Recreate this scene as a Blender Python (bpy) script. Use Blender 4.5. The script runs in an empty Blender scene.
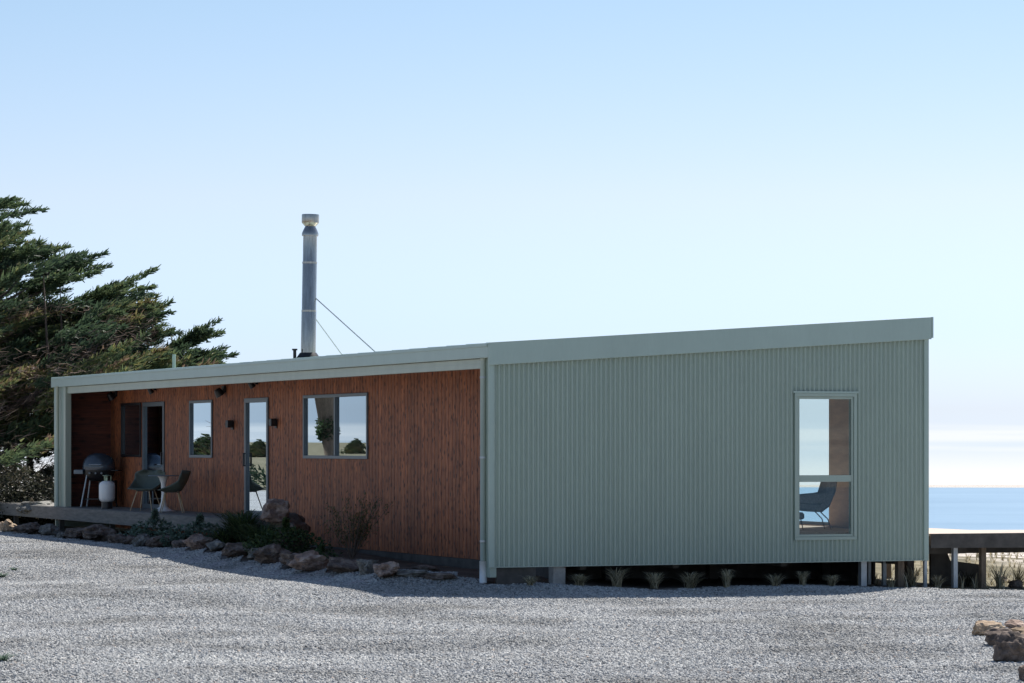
import bpy, bmesh, math, random
import numpy as np
from mathutils import Vector, Matrix, noise

S = bpy.context.scene
COL = S.collection
R_ = math.radians
F = 3090.0           # focal length in pixels of a 1024 wide frame
EYE = 2.08
HY = 446.0           # eye level row
# ------------------------------------------------------------------ camera, world, sun
cam = bpy.data.cameras.new('camera'); camo = bpy.data.objects.new('camera', cam); COL.objects.link(camo)
camo.location = (0, 0, EYE); camo.rotation_euler = (R_(90), 0, 0)
cam.sensor_width = 36; cam.lens = F/1024*36; cam.shift_y = (HY-341.5)/1024
cam.clip_start = 0.5; cam.clip_end = 60000
S.camera = camo
S.render.resolution_x = 1024; S.render.resolution_y = 683
SUN_AZ = math.atan2(1.40, 2.33); SUN_EL = R_(52)
w = bpy.data.worlds.new('World'); S.world = w; w.use_nodes = True
nt = w.node_tree; nt.nodes.clear()
def N(nt, t, **k):
    n = nt.nodes.new(t)
    for a, b in k.items(): setattr(n, a, b)
    return n
def L(nt, a, b): nt.links.new(a, b)
def mth(nt, op, a, b=None, clamp=False):
    n = N(nt, 'ShaderNodeMath', operation=op, use_clamp=clamp)
    for i, q in enumerate((a, b)):
        if q is None: continue
        if isinstance(q, (int, float)): n.inputs[i].default_value = q
        else: L(nt, q, n.inputs[i])
    return n.outputs[0]
def mixc(nt, f, a, b, bt='MIX'):
    n = N(nt, 'ShaderNodeMix', data_type='RGBA', blend_type=bt)
    for i, q in ((0, f), (6, a), (7, b)):
        if isinstance(q, (int, float)): n.inputs[i].default_value = q
        elif isinstance(q, tuple): n.inputs[i].default_value = (*q[:3], 1)
        else: L(nt, q, n.inputs[i])
    return n.outputs[2]
def ramp(nt, fac, stops):
    n = N(nt, 'ShaderNodeValToRGB'); e = n.color_ramp.elements
    while len(e) < len(stops): e.new(0.5)
    for i, (p, c) in enumerate(stops):
        e[i].position = p; e[i].color = (*c, 1) if len(c) == 3 else c
    L(nt, fac, n.inputs[0]); return n.outputs[0]
tc = N(nt, 'ShaderNodeTexCoord'); sp = N(nt, 'ShaderNodeSeparateXYZ'); L(nt, tc.outputs['Generated'], sp.inputs[0])
zc = mth(nt, 'MAXIMUM', sp.outputs[2], 0.012)
cb = N(nt, 'ShaderNodeCombineXYZ'); L(nt, sp.outputs[0], cb.inputs[0]); L(nt, sp.outputs[1], cb.inputs[1]); L(nt, zc, cb.inputs[2])
sky = N(nt, 'ShaderNodeTexSky', sky_type='NISHITA'); sky.sun_disc = False
sky.sun_elevation = SUN_EL; sky.sun_rotation = SUN_AZ; sky.altitude = 300; sky.air_density = 1.0; sky.dust_density = 0.9; sky.ozone_density = 2.5
L(nt, cb.outputs[0], sky.inputs[0])
# low bands of bright cloud above the sea horizon
mp = N(nt, 'ShaderNodeMapping'); mp.inputs['Scale'].default_value = (5, 5, 210); L(nt, tc.outputs['Generated'], mp.inputs[0])
ns = N(nt, 'ShaderNodeTexNoise'); ns.inputs['Scale'].default_value = 1.0; ns.inputs['Detail'].default_value = 5; L(nt, mp.outputs[0], ns.inputs[0])
band = ramp(nt, ns.outputs[0], [(0.40, (0, 0, 0)), (0.58, (1, 1, 1))])
low = mth(nt, 'MULTIPLY', mth(nt, 'SUBTRACT', 0.0078, sp.outputs[2]), 500, clamp=True)
hz = mth(nt, 'MULTIPLY', mth(nt, 'SUBTRACT', 0.0, sp.outputs[2]), 130, clamp=True)
cf = mth(nt, 'MULTIPLY', low, mth(nt, 'MAXIMUM', mth(nt, 'MULTIPLY', band, 0.75), hz))
# air near the horizon: pale and cool rather than yellow
elf = ramp(nt, mth(nt, 'MAXIMUM', sp.outputs[2], 0.0), [(0.0, (.432, .526, .80)), (0.037, (.424, .495, .715)), (0.08, (.505, .487, .545)), (0.15, (.455, .475, .495)), (0.32, (.5, .5, .5))])
elf = mixc(nt, 1.0, elf, (2, 2, 2), 'MULTIPLY')
skycol = mixc(nt, 1.0, sky.outputs[0], elf, 'MULTIPLY')
allc = mixc(nt, mth(nt, 'MULTIPLY', cf, 0.8), skycol, (8.4, 8.4, 8.5))
bg = N(nt, 'ShaderNodeBackground'); bg.inputs[1].default_value = 0.072; L(nt, allc, bg.inputs[0])
wo = N(nt, 'ShaderNodeOutputWorld'); L(nt, bg.outputs[0], wo.inputs[0])
sl = bpy.data.lights.new('sun', 'SUN'); so = bpy.data.objects.new('sun', sl); COL.objects.link(so)
sl.energy = 5.0; sl.angle = R_(0.5); sl.color = (1.0, 0.95, 0.88)
sd = Vector((math.sin(SUN_AZ)*math.cos(SUN_EL), math.cos(SUN_AZ)*math.cos(SUN_EL), math.sin(SUN_EL)))
so.rotation_euler = (-sd).to_track_quat('-Z', 'Y').to_euler(); so.location = sd*60
S.view_settings.view_transform = 'Standard'; S.view_settings.look = 'None'
S.view_settings.gamma = 1.0; S.view_settings.exposure = 0.8; S.view_settings.use_curve_mapping = False
S.render.engine = 'CYCLES'
S.cycles.max_bounces = 8; S.cycles.transparent_max_bounces = 12; S.cycles.caustics_reflective = False; S.cycles.caustics_refractive = False

# ------------------------------------------------------------------ frames of reference
RX, RY = 0.9205, 0.3907      # across the gable wall
LX, LY = -0.3907, 0.9205     # along the timber wall
CX, CY = -0.314, 44.14       # near corner of the house
ROT = math.atan2(RY, RX)
def P(u, v, z=0.0): return Vector((CX+u*RX+v*LX, CY+u*RY+v*LY, z))
def UV(x, y): return ((x-CX)*RX+(y-CY)*RY, (x-CX)*LX+(y-CY)*LY)
def v_at(px, u):
    t = (px-512)/F; return (t*(CY+u*RY)-CX-u*RX)/(LX-t*LY)
def u_at(px, v):
    t = (px-512)/F; return (t*(CY+v*LY)-CX-v*LX)/(RX-t*RY)
def z_at(py, u, v): return EYE+(HY-py)*(CY+u*RY+v*LY)/F
def ss(a, b, x):
    t = np.clip((x-a)/(b-a), 0, 1); return t*t*(3-2*t)
def terr(x, y):
    x = np.asarray(x, float); y = np.asarray(y, float)
    u = (x-CX)*RX+(y-CY)*RY; v = (x-CX)*LX+(y-CY)*LY
    z = 0.08*ss(-3, 0, v)*(1-ss(0.5, 3, u)) + 0.18*ss(4, 13, v)
    z = z+0.14*ss(-1.9, -1.2, u)*ss(-0.2, 1, v)*(1-ss(9, 13, v))*(1-ss(0.5, 3, u))
    z = z-0.06*ss(-8, -2.5, v)*(1-ss(-1.2, -0.2, v))*ss(-2.5, 0.5, u)*(1-ss(5, 7.5, u))
    s = np.maximum(0, u-5)
    z = z-0.032*np.minimum(s, 33)-0.35*np.maximum(0, s-33)*ss(33, 60, s)
    lr = np.maximum(0, -u-55)
    z = z+0.012*lr*ss(0, 150, lr)*np.exp(-lr/700)
    z = z+0.05*np.sin(x*0.31+1.3)*np.sin(y*0.23)*ss(-1.9, -6, u)*ss(0, -3, v)*0.5
    z = z+0.022*np.sin(x*1.3+2*np.sin(y*0.5))*np.sin(y*0.9+np.sin(x*0.6)*1.5)*ss(-1.6, -3.5, np.minimum(u, v+0.0*u)*1.0+0.0)*ss(-18, -14, u+0*v)
    far = ss(120, 500, np.hypot(x, y))*ss(-20, -120, u)
    z = z+far*(1.2*np.sin(x*0.006)*np.cos(y*0.005)+0.6*np.sin(x*0.017+2)*np.sin(y*0.015))
    return np.maximum(z, -230)
def tz(x, y): return float(terr(x, y))
def hit(px, py):
    Y = 40.0
    for _ in range(40):
        X = (px-512)/F*Y; Y = 0.5*Y+0.5*(EYE-tz(X, Y))*F/(py-HY)
    return ((px-512)/F*Y, Y)

# ------------------------------------------------------------------ mesh helpers
class MB:
    def __init__(s): s.v = []; s.f = []
    def add(s, vs, fs):
        o = len(s.v); s.v += [tuple(p) for p in vs]; s.f += [tuple(i+o for i in f) for f in fs]; return s
    def box(s, x0, x1, y0, y1, z0, z1, M=None):
        vs = [Vector((x, y, z)) for z in (z0, z1) for y in (y0, y1) for x in (x0, x1)]
        if M is not None: vs = [M @ p for p in vs]
        return s.add(vs, [(0, 2, 3, 1), (4, 5, 7, 6), (0, 1, 5, 4), (2, 6, 7, 3), (0, 4, 6, 2), (1, 3, 7, 5)])
    def prism(s, pts, ext, axis='y'):
        # pts: closed polygon (a,b), extruded between ext[0], ext[1] on axis
        n = len(pts); vs = []
        for e in ext:
            for a, b in pts:
                vs.append({'y': (a, e, b), 'x': (e, a, b), 'z': (a, b, e)}[axis])
        fs = [tuple(range(n-1, -1, -1)), tuple(range(n, 2*n))]+[(i, (i+1) % n, (i+1) % n+n, i+n) for i in range(n)]
        return s.add(vs, fs)
    def tube(s, pts, rad, n=8, cap=True):
        pts = [Vector(p) for p in pts]
        if isinstance(rad, (int, float)): rad = [rad]*len(pts)
        vs = []; fs = []
        up = Vector((0, 0, 1))
        for i, p in enumerate(pts):
            d = (pts[min(i+1, len(pts)-1)]-pts[max(i-1, 0)]).normalized()
            a = d.cross(up)
            if a.length < 1e-3: a = d.cross(Vector((1, 0, 0)))
            a.normalize(); b = d.cross(a)
            for k in range(n):
                t = 2*math.pi*k/n; vs.append(p+(a*math.cos(t)+b*math.sin(t))*rad[i])
        for i in range(len(pts)-1):
            for k in range(n):
                fs.append((i*n+k, i*n+(k+1) % n, (i+1)*n+(k+1) % n, (i+1)*n+k))
        if cap: fs += [tuple(range(n)), tuple(range(len(pts)*n-1, (len(pts)-1)*n-1, -1))]
        return s.add(vs, fs)
    def lathe(s, prof, n=24, c=(0, 0, 0), M=None):
        vs = []; fs = []
        for r, z in prof:
            for k in range(n):
                t = 2*math.pi*k/n; p = Vector((c[0]+r*math.cos(t), c[1]+r*math.sin(t), c[2]+z))
                vs.append(M @ p if M is not None else p)
        m = len(prof)
        for i in range(m-1):
            for k in range(n): fs.append((i*n+k, i*n+(k+1) % n, (i+1)*n+(k+1) % n, (i+1)*n+k))
        fs += [tuple(range(n-1, -1, -1)), tuple(range((m-1)*n, m*n))]
        return s.add(vs, fs)
    def build(s, name, mat, parent=None, bevel=0, smooth=False, angle=None, weld=False):
        me = bpy.data.meshes.new(name); me.from_pydata(s.v, [], s.f); me.update()
        if weld:
            bm = bmesh.new(); bm.from_mesh(me); bmesh.ops.remove_doubles(bm, verts=bm.verts, dist=1e-4); bm.to_mesh(me); bm.free()
        o = bpy.data.objects.new(name, me); COL.objects.link(o)
        me.materials.append(mat)
        if smooth:
            me.polygons.foreach_set('use_smooth', [True]*len(me.polygons))
            if angle:
                try: me.set_sharp_from_angle(angle=R_(angle))
                except Exception: pass
        if parent: o.parent = parent
        if bevel:
            b = o.modifiers.new('bevel', 'BEVEL'); b.width = bevel; b.segments = 2; b.limit_method = 'ANGLE'; b.angle_limit = R_(40)
        return o
def tag(o, label=None, cat=None, group=None, kind=None):
    if label: o['label'] = label
    if cat: o['category'] = cat
    if group: o['group'] = group
    if kind: o['kind'] = kind
    return o
def empty(name, loc, rz=0, label=None, cat=None, group=None):
    o = bpy.data.objects.new(name, None); COL.objects.link(o); o.location = loc; o.rotation_euler = (0, 0, rz)
    o.empty_display_size = 0.2
    return tag(o, label, cat, group)
def copy_tree(o, parent=None):
    c = o.copy(); COL.objects.link(c); c.parent = parent
    for ch in list(o.children): copy_tree(ch, c)
    return c
def npmesh(name, V, T, mat, parent=None, attr=None, smooth=False):
    me = bpy.data.meshes.new(name)
    me.vertices.add(len(V)); me.vertices.foreach_set('co', np.asarray(V, np.float32).ravel())
    k = T.shape[1]
    me.loops.add(T.size); me.loops.foreach_set('vertex_index', T.astype(np.int32).ravel())
    me.polygons.add(len(T)); me.polygons.foreach_set('loop_start', np.arange(0, T.size, k, dtype=np.int32))
    me.polygons.foreach_set('loop_total', np.full(len(T), k, np.int32))
    me.update(calc_edges=True); me.validate()
    if attr is not None:
        a = me.attributes.new('tint', 'FLOAT', 'POINT'); a.data.foreach_set('value', np.asarray(attr, np.float32))
    if smooth: me.polygons.foreach_set('use_smooth', [True]*len(me.polygons))
    me.materials.append(mat)
    o = bpy.data.objects.new(name, me); COL.objects.link(o)
    if parent: o.parent = parent
    return o

# ------------------------------------------------------------------ materials
def newmat(name):
    m = bpy.data.materials.new(name); m.use_nodes = True; t = m.node_tree
    b = t.nodes['Principled BSDF']; return m, t, b
def noise_tex(t, scale, detail=4, rough=0.55, coord='Object', stretch=None, dist=0):
    c = N(t, 'ShaderNodeTexCoord'); src = c.outputs[coord]
    if stretch:
        m = N(t, 'ShaderNodeMapping'); m.inputs['Scale'].default_value = stretch; L(t, src, m.inputs[0]); src = m.outputs[0]
    n = N(t, 'ShaderNodeTexNoise'); n.inputs['Scale'].default_value = scale; n.inputs['Detail'].default_value = detail
    n.inputs['Roughness'].default_value = rough; n.inputs['Distortion'].default_value = dist
    L(t, src, n.inputs[0]); return n.outputs[0]
def bump(t, b, h, strength=0.3, dist=0.01):
    n = N(t, 'ShaderNodeBump'); n.inputs['Strength'].default_value = strength; n.inputs['Distance'].default_value = dist
    L(t, h, n.inputs['Height']); L(t, n.outputs[0], b.inputs['Normal'])
def simple(name, col, rough=0.6, metal=0, var=0.15, scale=6, bstr=0, stretch=None, spec=None, coord='Object'):
    m, t, b = newmat(name)
    n = noise_tex(t, scale, 5, 0.6, coord, stretch)
    d = tuple(c*(1-var) for c in col); l = tuple(min(1, c*(1+var)) for c in col)
    L(t, ramp(t, n, [(0.3, d), (0.7, l)]), b.inputs['Base Color'])
    b.inputs['Roughness'].default_value = rough; b.inputs['Metallic'].default_value = metal
    if spec is not None: b.inputs['Specular IOR Level'].default_value = spec
    if bstr: bump(t, b, n, bstr)
    return m
M = {}
GREEN = (0.33, 0.405, 0.345)
def wall_green(name, col, dirt=0.12):
    m, t, b = newmat(name)
    n = noise_tex(t, 1.3, 5, 0.6, stretch=(2.2, 2.2, 0.5)); n2 = noise_tex(t, 30, 3, 0.6, stretch=(1, 1, 0.2))
    c1 = ramp(t, n, [(0.3, tuple(c*(1-dirt) for c in col)), (0.7, tuple(c*(1+dirt*0.5) for c in col))])
    c2 = mixc(t, 0.08, c1, ramp(t, n2, [(0.35, (0.55, 0.55, 0.55)), (0.65, (1, 1, 1))]), 'MULTIPLY')
    L(t, c2, b.inputs['Base Color']); b.inputs['Roughness'].default_value = 0.3
    b.inputs['Specular IOR Level'].default_value = 0.6
    return m
M['green'] = wall_green('painted_steel', GREEN, 0.05)
M['green2'] = wall_green('painted_trim', (0.35, 0.44, 0.385), 0.05)
M['cream'] = wall_green('cream_trim', (0.38, 0.42, 0.34), 0.10)
# timber cladding, oiled orange brown with knots
def timber(name, ca, cb_, cdark, vertical=True, pitch=0.15):
    m, t, b = newmat(name)
    c = N(t, 'ShaderNodeTexCoord'); s = N(t, 'ShaderNodeSeparateXYZ'); L(t, c.outputs['Object'], s.inputs[0])
    ax = s.outputs[1] if vertical else s.outputs[2]
    bid = mth(t, 'FLOOR', mth(t, 'DIVIDE', ax, pitch))
    wn = N(t, 'ShaderNodeTexWhiteNoise', noise_dimensions='1D'); L(t, bid, wn.inputs['W'])
    off = mth(t, 'MULTIPLY', wn.outputs['Value'], 37.0)
    cm = N(t, 'ShaderNodeCombineXYZ')
    L(t, s.outputs[0], cm.inputs[0]); L(t, mth(t, 'ADD', s.outputs[1], off), cm.inputs[1]); L(t, mth(t, 'ADD', s.outputs[2], off), cm.inputs[2])
    mpn = N(t, 'ShaderNodeMapping'); mpn.inputs['Scale'].default_value = (1, 12, 2.6) if vertical else (1.2, 1.2, 14); L(t, cm.outputs[0], mpn.inputs[0])
    g = N(t, 'ShaderNodeTexNoise'); g.inputs['Scale'].default_value = 2.2; g.inputs['Detail'].default_value = 5; L(t, mpn.outputs[0], g.inputs[0])
    col = ramp(t, g.outputs[0], [(0.3, ca), (0.68, cb_)])
    k = N(t, 'ShaderNodeMapping'); k.inputs['Scale'].default_value = (1, 11, 7.5) if vertical else (3.2, 3.2, 7); L(t, cm.outputs[0], k.inputs[0])
    vo = N(t, 'ShaderNodeTexVoronoi'); vo.inputs['Scale'].default_value = 1.0; L(t, k.outputs[0], vo.inputs[0])
    kn = ramp(t, vo.outputs['Distance'], [(0.16, (1, 1, 1)), (0.36, (0, 0, 0))])
    col = mixc(t, mth(t, 'MULTIPLY', kn, 0.75), col, cdark)
    tone = ramp(t, wn.outputs['Value'], [(0, (0.72, 0.72, 0.72)), (1, (1.12, 1.1, 1.06))])
    col = mixc(t, 1.0, col, tone, 'MULTIPLY')
    big = noise_tex(t, 0.5, 3); col = mixc(t, 0.6, col, ramp(t, big, [(0.35, (0.75, 0.7, 0.68)), (0.65, (1.1, 1.1, 1.1))]), 'MULTIPLY')
    L(t, col, b.inputs['Base Color']); b.inputs['Roughness'].default_value = 0.62
    bump(t, b, g.outputs[0], 0.3, 0.004)
    return m
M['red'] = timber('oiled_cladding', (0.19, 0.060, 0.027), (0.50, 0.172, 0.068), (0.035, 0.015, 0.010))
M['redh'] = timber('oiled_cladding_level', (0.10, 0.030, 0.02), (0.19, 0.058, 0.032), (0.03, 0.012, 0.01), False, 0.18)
M['ply'] = simple('plywood_lining', (0.78, 0.56, 0.40), 0.6, var=0.15, scale=3, stretch=(1, 1, 4))
M['white_int'] = simple('pale_lining', (0.6, 0.58, 0.54), 0.7, var=0.03)
M['alu'] = simple('window_joinery', (0.12, 0.145, 0.165), 0.35, 0.3, 0.08)
M['dark'] = simple('black_metal', (0.018, 0.018, 0.02), 0.4, 0.2, 0.2)
M['steel'] = None
m, t, b = newmat('brushed_steel'); n = noise_tex(t, 4, 4, 0.6, stretch=(8, 8, 1))
L(t, ramp(t, n, [(0.3, (0.33, 0.295, 0.26)), (0.7, (0.50, 0.45, 0.40))]), b.inputs['Base Color']); b.inputs['Metallic'].default_value = 1
b.inputs['Roughness'].default_value = 0.22; M['steel'] = m
M['galv'] = simple('galvanised_steel', (0.42, 0.45, 0.47), 0.5, 0.5, 0.15, 12)
M['concrete'] = simple('concrete', (0.33, 0.32, 0.30), 0.9, var=0.25, scale=9, bstr=0.4)
M['deck'] = simple('weathered_decking', (0.17, 0.16, 0.145), 0.8, var=0.3, scale=3, stretch=(9, 1, 9), bstr=0.3)
M['decklight'] = simple('pale_decking', (0.34, 0.29, 0.25), 0.75, var=0.2, scale=3, stretch=(1, 9, 9), bstr=0.2)
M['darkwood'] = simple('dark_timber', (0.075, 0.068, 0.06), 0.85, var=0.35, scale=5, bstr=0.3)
M['oldwood'] = simple('rough_timber', (0.16, 0.12, 0.085), 0.85, var=0.35, scale=6, stretch=(6, 6, 1), bstr=0.4)
M['white'] = simple('white_enamel', (0.80, 0.80, 0.78), 0.3, var=0.03)
M['whitep'] = simple('white_plastic', (0.72, 0.74, 0.74), 0.5, var=0.04)
M['brass'] = simple('brass_valve', (0.35, 0.42, 0.30), 0.4, 0.6, 0.1)
M['shell'] = simple('grey_green_shell', (0.10, 0.125, 0.105), 0.5, var=0.12, scale=10)
M['beech'] = simple('pale_wood_leg', (0.50, 0.38, 0.24), 0.5, var=0.12, scale=10)
M['hood'] = simple('dark_blue_grey_enamel', (0.05, 0.065, 0.085), 0.22, 0.1, 0.1, spec=0.7)
M['shelf'] = simple('grey_plastic', (0.20, 0.23, 0.25), 0.5, var=0.05)
M['uph'] = simple('charcoal_upholstery', (0.24, 0.23, 0.225), 0.9, var=0.2, scale=30)
M['curtain'] = simple('brown_curtain', (0.30, 0.22, 0.17), 0.9, var=0.1, scale=8)
def glass(name, tint, boost=1.0):
    m, t, b = newmat(name); t.nodes.remove(b); out = t.nodes['Material Output']
    tr = N(t, 'ShaderNodeBsdfTransparent'); tr.inputs[0].default_value = (*tint, 1)
    gl = N(t, 'ShaderNodeBsdfGlossy'); gl.inputs['Roughness'].default_value = 0.0; gl.inputs[0].default_value = (0.80, 0.92, 1, 1)
    fr = N(t, 'ShaderNodeFresnel'); fr.inputs[0].default_value = 1.52
    ge = N(t, 'ShaderNodeNewGeometry'); front = mth(t, 'SUBTRACT', 1.0, ge.outputs['Backfacing'])
    mx = N(t, 'ShaderNodeMixShader'); L(t, mth(t, 'MULTIPLY', mth(t, 'MULTIPLY', fr.outputs[0], boost, clamp=True), front), mx.inputs[0])
    L(t, tr.outputs[0], mx.inputs[1]); L(t, gl.outputs[0], mx.inputs[2]); L(t, mx.outputs[0], out.inputs[0])
    return m
M['glass'] = glass('window_glass', (0.93, 0.97, 0.97), 1.5)
M['glassc'] = glass('coated_glass', (0.75, 0.78, 0.79), 4.2)
def rockmat(name, a, b_, c_):
    m, t, b = newmat(name)
    n = noise_tex(t, 5, 8, 0.65); n2 = noise_tex(t, 16, 5, 0.7)
    col = ramp(t, n, [(0.28, a), (0.5, b_), (0.72, c_)])
    col = mixc(t, 0.7, col, ramp(t, n2, [(0.3, (0.5, 0.5, 0.5)), (0.6, (1.1, 1.1, 1.1))]), 'MULTIPLY')
    L(t, col, b.inputs['Base Color']); b.inputs['Roughness'].default_value = 0.95; b.inputs['Specular IOR Level'].default_value = 0.2
    bump(t, b, n2, 0.7, 0.03); return m
M['rock_brown'] = rockmat('brown_rock', (0.055, 0.045, 0.038), (0.15, 0.118, 0.10), (0.32, 0.265, 0.225))
M['rock_grey'] = rockmat('grey_rock', (0.07, 0.07, 0.065), (0.18, 0.175, 0.16), (0.36, 0.35, 0.32))
M['rock_pink'] = rockmat('pinkish_rock', (0.11, 0.08, 0.07), (0.30, 0.22, 0.18), (0.55, 0.46, 0.40))
M['rock_tan'] = rockmat('tan_rock', (0.16, 0.12, 0.08), (0.36, 0.27, 0.19), (0.5, 0.42, 0.32))
def leafmat(name, stops, trans=0.35, rough=0.6):
    m, t, b = newmat(name)
    a = N(t, 'ShaderNodeAttribute'); a.attribute_name = 'tint'
    col = ramp(t, a.outputs['Fac'], stops)
    L(t, col, b.inputs['Base Color']); b.inputs['Roughness'].default_value = rough; b.inputs['Specular IOR Level'].default_value = 0.25
    out = t.nodes['Material Output']
    tl = N(t, 'ShaderNodeBsdfTranslucent'); L(t, col, tl.inputs[0])
    mx = N(t, 'ShaderNodeMixShader'); mx.inputs[0].default_value = trans
    L(t, b.outputs[0], mx.inputs[1]); L(t, tl.outputs[0], mx.inputs[2]); L(t, mx.outputs[0], out.inputs[0])
    return m
M['cypress'] = leafmat('cypress_foliage', [(0.0, (0.035, 0.060, 0.038)), (0.4, (0.07, 0.11, 0.06)), (0.7, (0.125, 0.165, 0.075)), (0.92, (0.22, 0.21, 0.08)), (1.0, (0.20, 0.14, 0.10))])
M['twig'] = leafmat('dead_twigs', [(0.0, (0.09, 0.06, 0.05)), (1.0, (0.30, 0.22, 0.17))], 0.0, 0.9)
M['bark'] = simple('grey_bark', (0.13, 0.10, 0.08), 0.95, var=0.35, scale=5, stretch=(4, 4, 1), bstr=0.6)
M['fern'] = leafmat('fern_green', [(0, (0.02, 0.04, 0.02)), (0.6, (0.05, 0.09, 0.035)), (1, (0.12, 0.16, 0.06))])
M['bluegreen'] = leafmat('blue_green_leaf', [(0, (0.04, 0.07, 0.05)), (0.7, (0.11, 0.17, 0.13)), (1, (0.26, 0.32, 0.27))])
M['olive'] = leafmat('olive_leaf', [(0, (0.05, 0.06, 0.03)), (1, (0.13, 0.14, 0.06))])
M['drygrass'] = leafmat('dry_grass_blade', [(0, (0.12, 0.105, 0.06)), (0.6, (0.42, 0.37, 0.25)), (1, (0.72, 0.66, 0.50))], 0.3, 0.8)
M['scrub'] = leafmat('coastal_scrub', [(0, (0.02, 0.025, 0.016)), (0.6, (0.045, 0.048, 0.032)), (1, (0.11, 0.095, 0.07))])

# ------------------------------------------------------------------ ground
m, t, b = newmat('ground_surface')
c = N(t, 'ShaderNodeTexCoord'); s = N(t, 'ShaderNodeSeparateXYZ'); L(t, c.outputs['Object'], s.inputs[0])
def lin(t, s, a, bb, k):  # a*x+b*y+k
    return mth(t, 'ADD', mth(t, 'ADD', mth(t, 'MULTIPLY', s.outputs[0], a), mth(t, 'MULTIPLY', s.outputs[1], bb)), k)
uu = lin(t, s, RX, RY, -(CX*RX+CY*RY)); vv = lin(t, s, LX, LY, -(CX*LX+CY*LY))
nz = noise_tex(t, 0.8, 4); wob = mth(t, 'MULTIPLY', mth(t, 'SUBTRACT', nz, 0.5), 1.6)
# gravel: v < -0.1 on the right of the house, and u < -1.4 along the timber side
m1 = mth(t, 'MULTIPLY', mth(t, 'SUBTRACT', mth(t, 'ADD', wob, -0.1), vv), 3.0, clamp=True)
m2 = mth(t, 'MULTIPLY', mth(t, 'SUBTRACT', mth(t, 'ADD', mth(t, 'MULTIPLY', wob, 0.3), -1.3), uu), 3.0, clamp=True)
gr = mth(t, 'MAXIMUM', m1, m2)
lim = mth(t, 'MULTIPLY', mth(t, 'ADD', uu, 22), 0.4, clamp=True); gr = mth(t, 'MULTIPLY', gr, lim)
v1 = N(t, 'ShaderNodeTexVoronoi'); v1.inputs['Scale'].default_value = 34; L(t, c.outputs['Object'], v1.inputs[0])
gcol = ramp(t, N_ := v1.outputs['Color'], [(0.1, (0.13, 0.13, 0.135)), (0.5, (0.27, 0.27, 0.28)), (0.9, (0.50, 0.50, 0.50))])
gn = noise_tex(t, 0.45, 5, 0.6)
gcol = mixc(t, 0.7, gcol, ramp(t, gn, [(0.35, (0.78, 0.76, 0.74)), (0.65, (1.08, 1.08, 1.08))]), 'MULTIPLY')
dn = noise_tex(t, 0.6, 8, 0.7)
dry = ramp(t, dn, [(0.3, (0.055, 0.05, 0.03)), (0.5, (0.14, 0.125, 0.08)), (0.7, (0.27, 0.24, 0.17))])
soil = ramp(t, noise_tex(t, 3, 6, 0.7), [(0.3, (0.05, 0.042, 0.035)), (0.7, (0.15, 0.125, 0.10))])
# bed / under the house is bare soil
sm = mth(t, 'MULTIPLY', mth(t, 'MULTIPLY', mth(t, 'SUBTRACT', 7.0, uu), 2, clamp=True), mth(t, 'MULTIPLY', mth(t, 'SUBTRACT', 26, vv), 1, clamp=True))
sm = mth(t, 'MULTIPLY', sm, mth(t, 'MULTIPLY', mth(t, 'ADD', uu, 3), 2, clamp=True))
base = mixc(t, sm, dry, soil)
pale = mth(t, 'MULTIPLY', mth(t, 'SUBTRACT', uu, 14.0), 0.25, clamp=True)
pale = mth(t, 'MULTIPLY', pale, mth(t, 'MULTIPLY', mth(t, 'SUBTRACT', dn, 0.40), 8, clamp=True))
base = mixc(t, pale, base, (0.50, 0.46, 0.43))
fin = mixc(t, gr, base, gcol)
L(t, fin, b.inputs['Base Color']); b.inputs['Roughness'].default_value = 0.95; b.inputs['Specular IOR Level'].default_value = 0.15
bump(t, b, v1.outputs['Distance'], 0.5, 0.02)
M['ground'] = m
def axis(c0, near, step, far, k):
    a = list(np.arange(-near, near+1e-6, step)); d = step
    x = near
    while x < far: d *= k; x += d; a.append(x); a.insert(0, -x)
    return np.array(a)+c0
ax = axis(0, 30, 0.5, 17000, 1.09); ay = axis(52, 40, 0.5, 17000, 1.09)
GX, GY = np.meshgrid(ax, ay); GZ = terr(GX, GY)
idx = np.arange(GX.size).reshape(GX.shape)
T = np.stack([idx[:-1, :-1], idx[:-1, 1:], idx[1:, 1:], idx[1:, :-1]], -1).reshape(-1, 4)
g = npmesh('ground', np.stack([GX, GY, GZ], -1).reshape(-1, 3), T, M['ground'], smooth=True); tag(g, kind='structure')

# sea
m, t, b = newmat('sea_water')
wn_ = noise_tex(t, 0.02, 6, 0.6, stretch=(1, 1, 1)); wb = noise_tex(t, 0.0011, 4, 0.6, stretch=(0.4, 1, 1))
L(t, ramp(t, wb, [(0.35, (0.085, 0.175, 0.27)), (0.65, (0.125, 0.225, 0.325))]), b.inputs['Base Color']); b.inputs['Roughness'].default_value = 0.45
b.inputs['IOR'].default_value = 1.33; bump(t, b, wn_, 0.6, 3.0)
M['sea'] = m
ring = []; fs = []
nseg = 256; radii = [250, 500, 1000, 2000, 4000, 8000, 15200]
for r in radii:
    for k in range(nseg):
        a = 2*math.pi*k/nseg; ring.append((r*math.cos(a), r*math.sin(a), -200.0))
for i in range(len(radii)-1):
    for k in range(nseg): fs.append((i*nseg+k, i*nseg+(k+1) % nseg, (i+1)*nseg+(k+1) % nseg, (i+1)*nseg+k))
sea = MB().add(ring, fs).build('sea', M['sea']); tag(sea, kind='structure')

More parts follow.
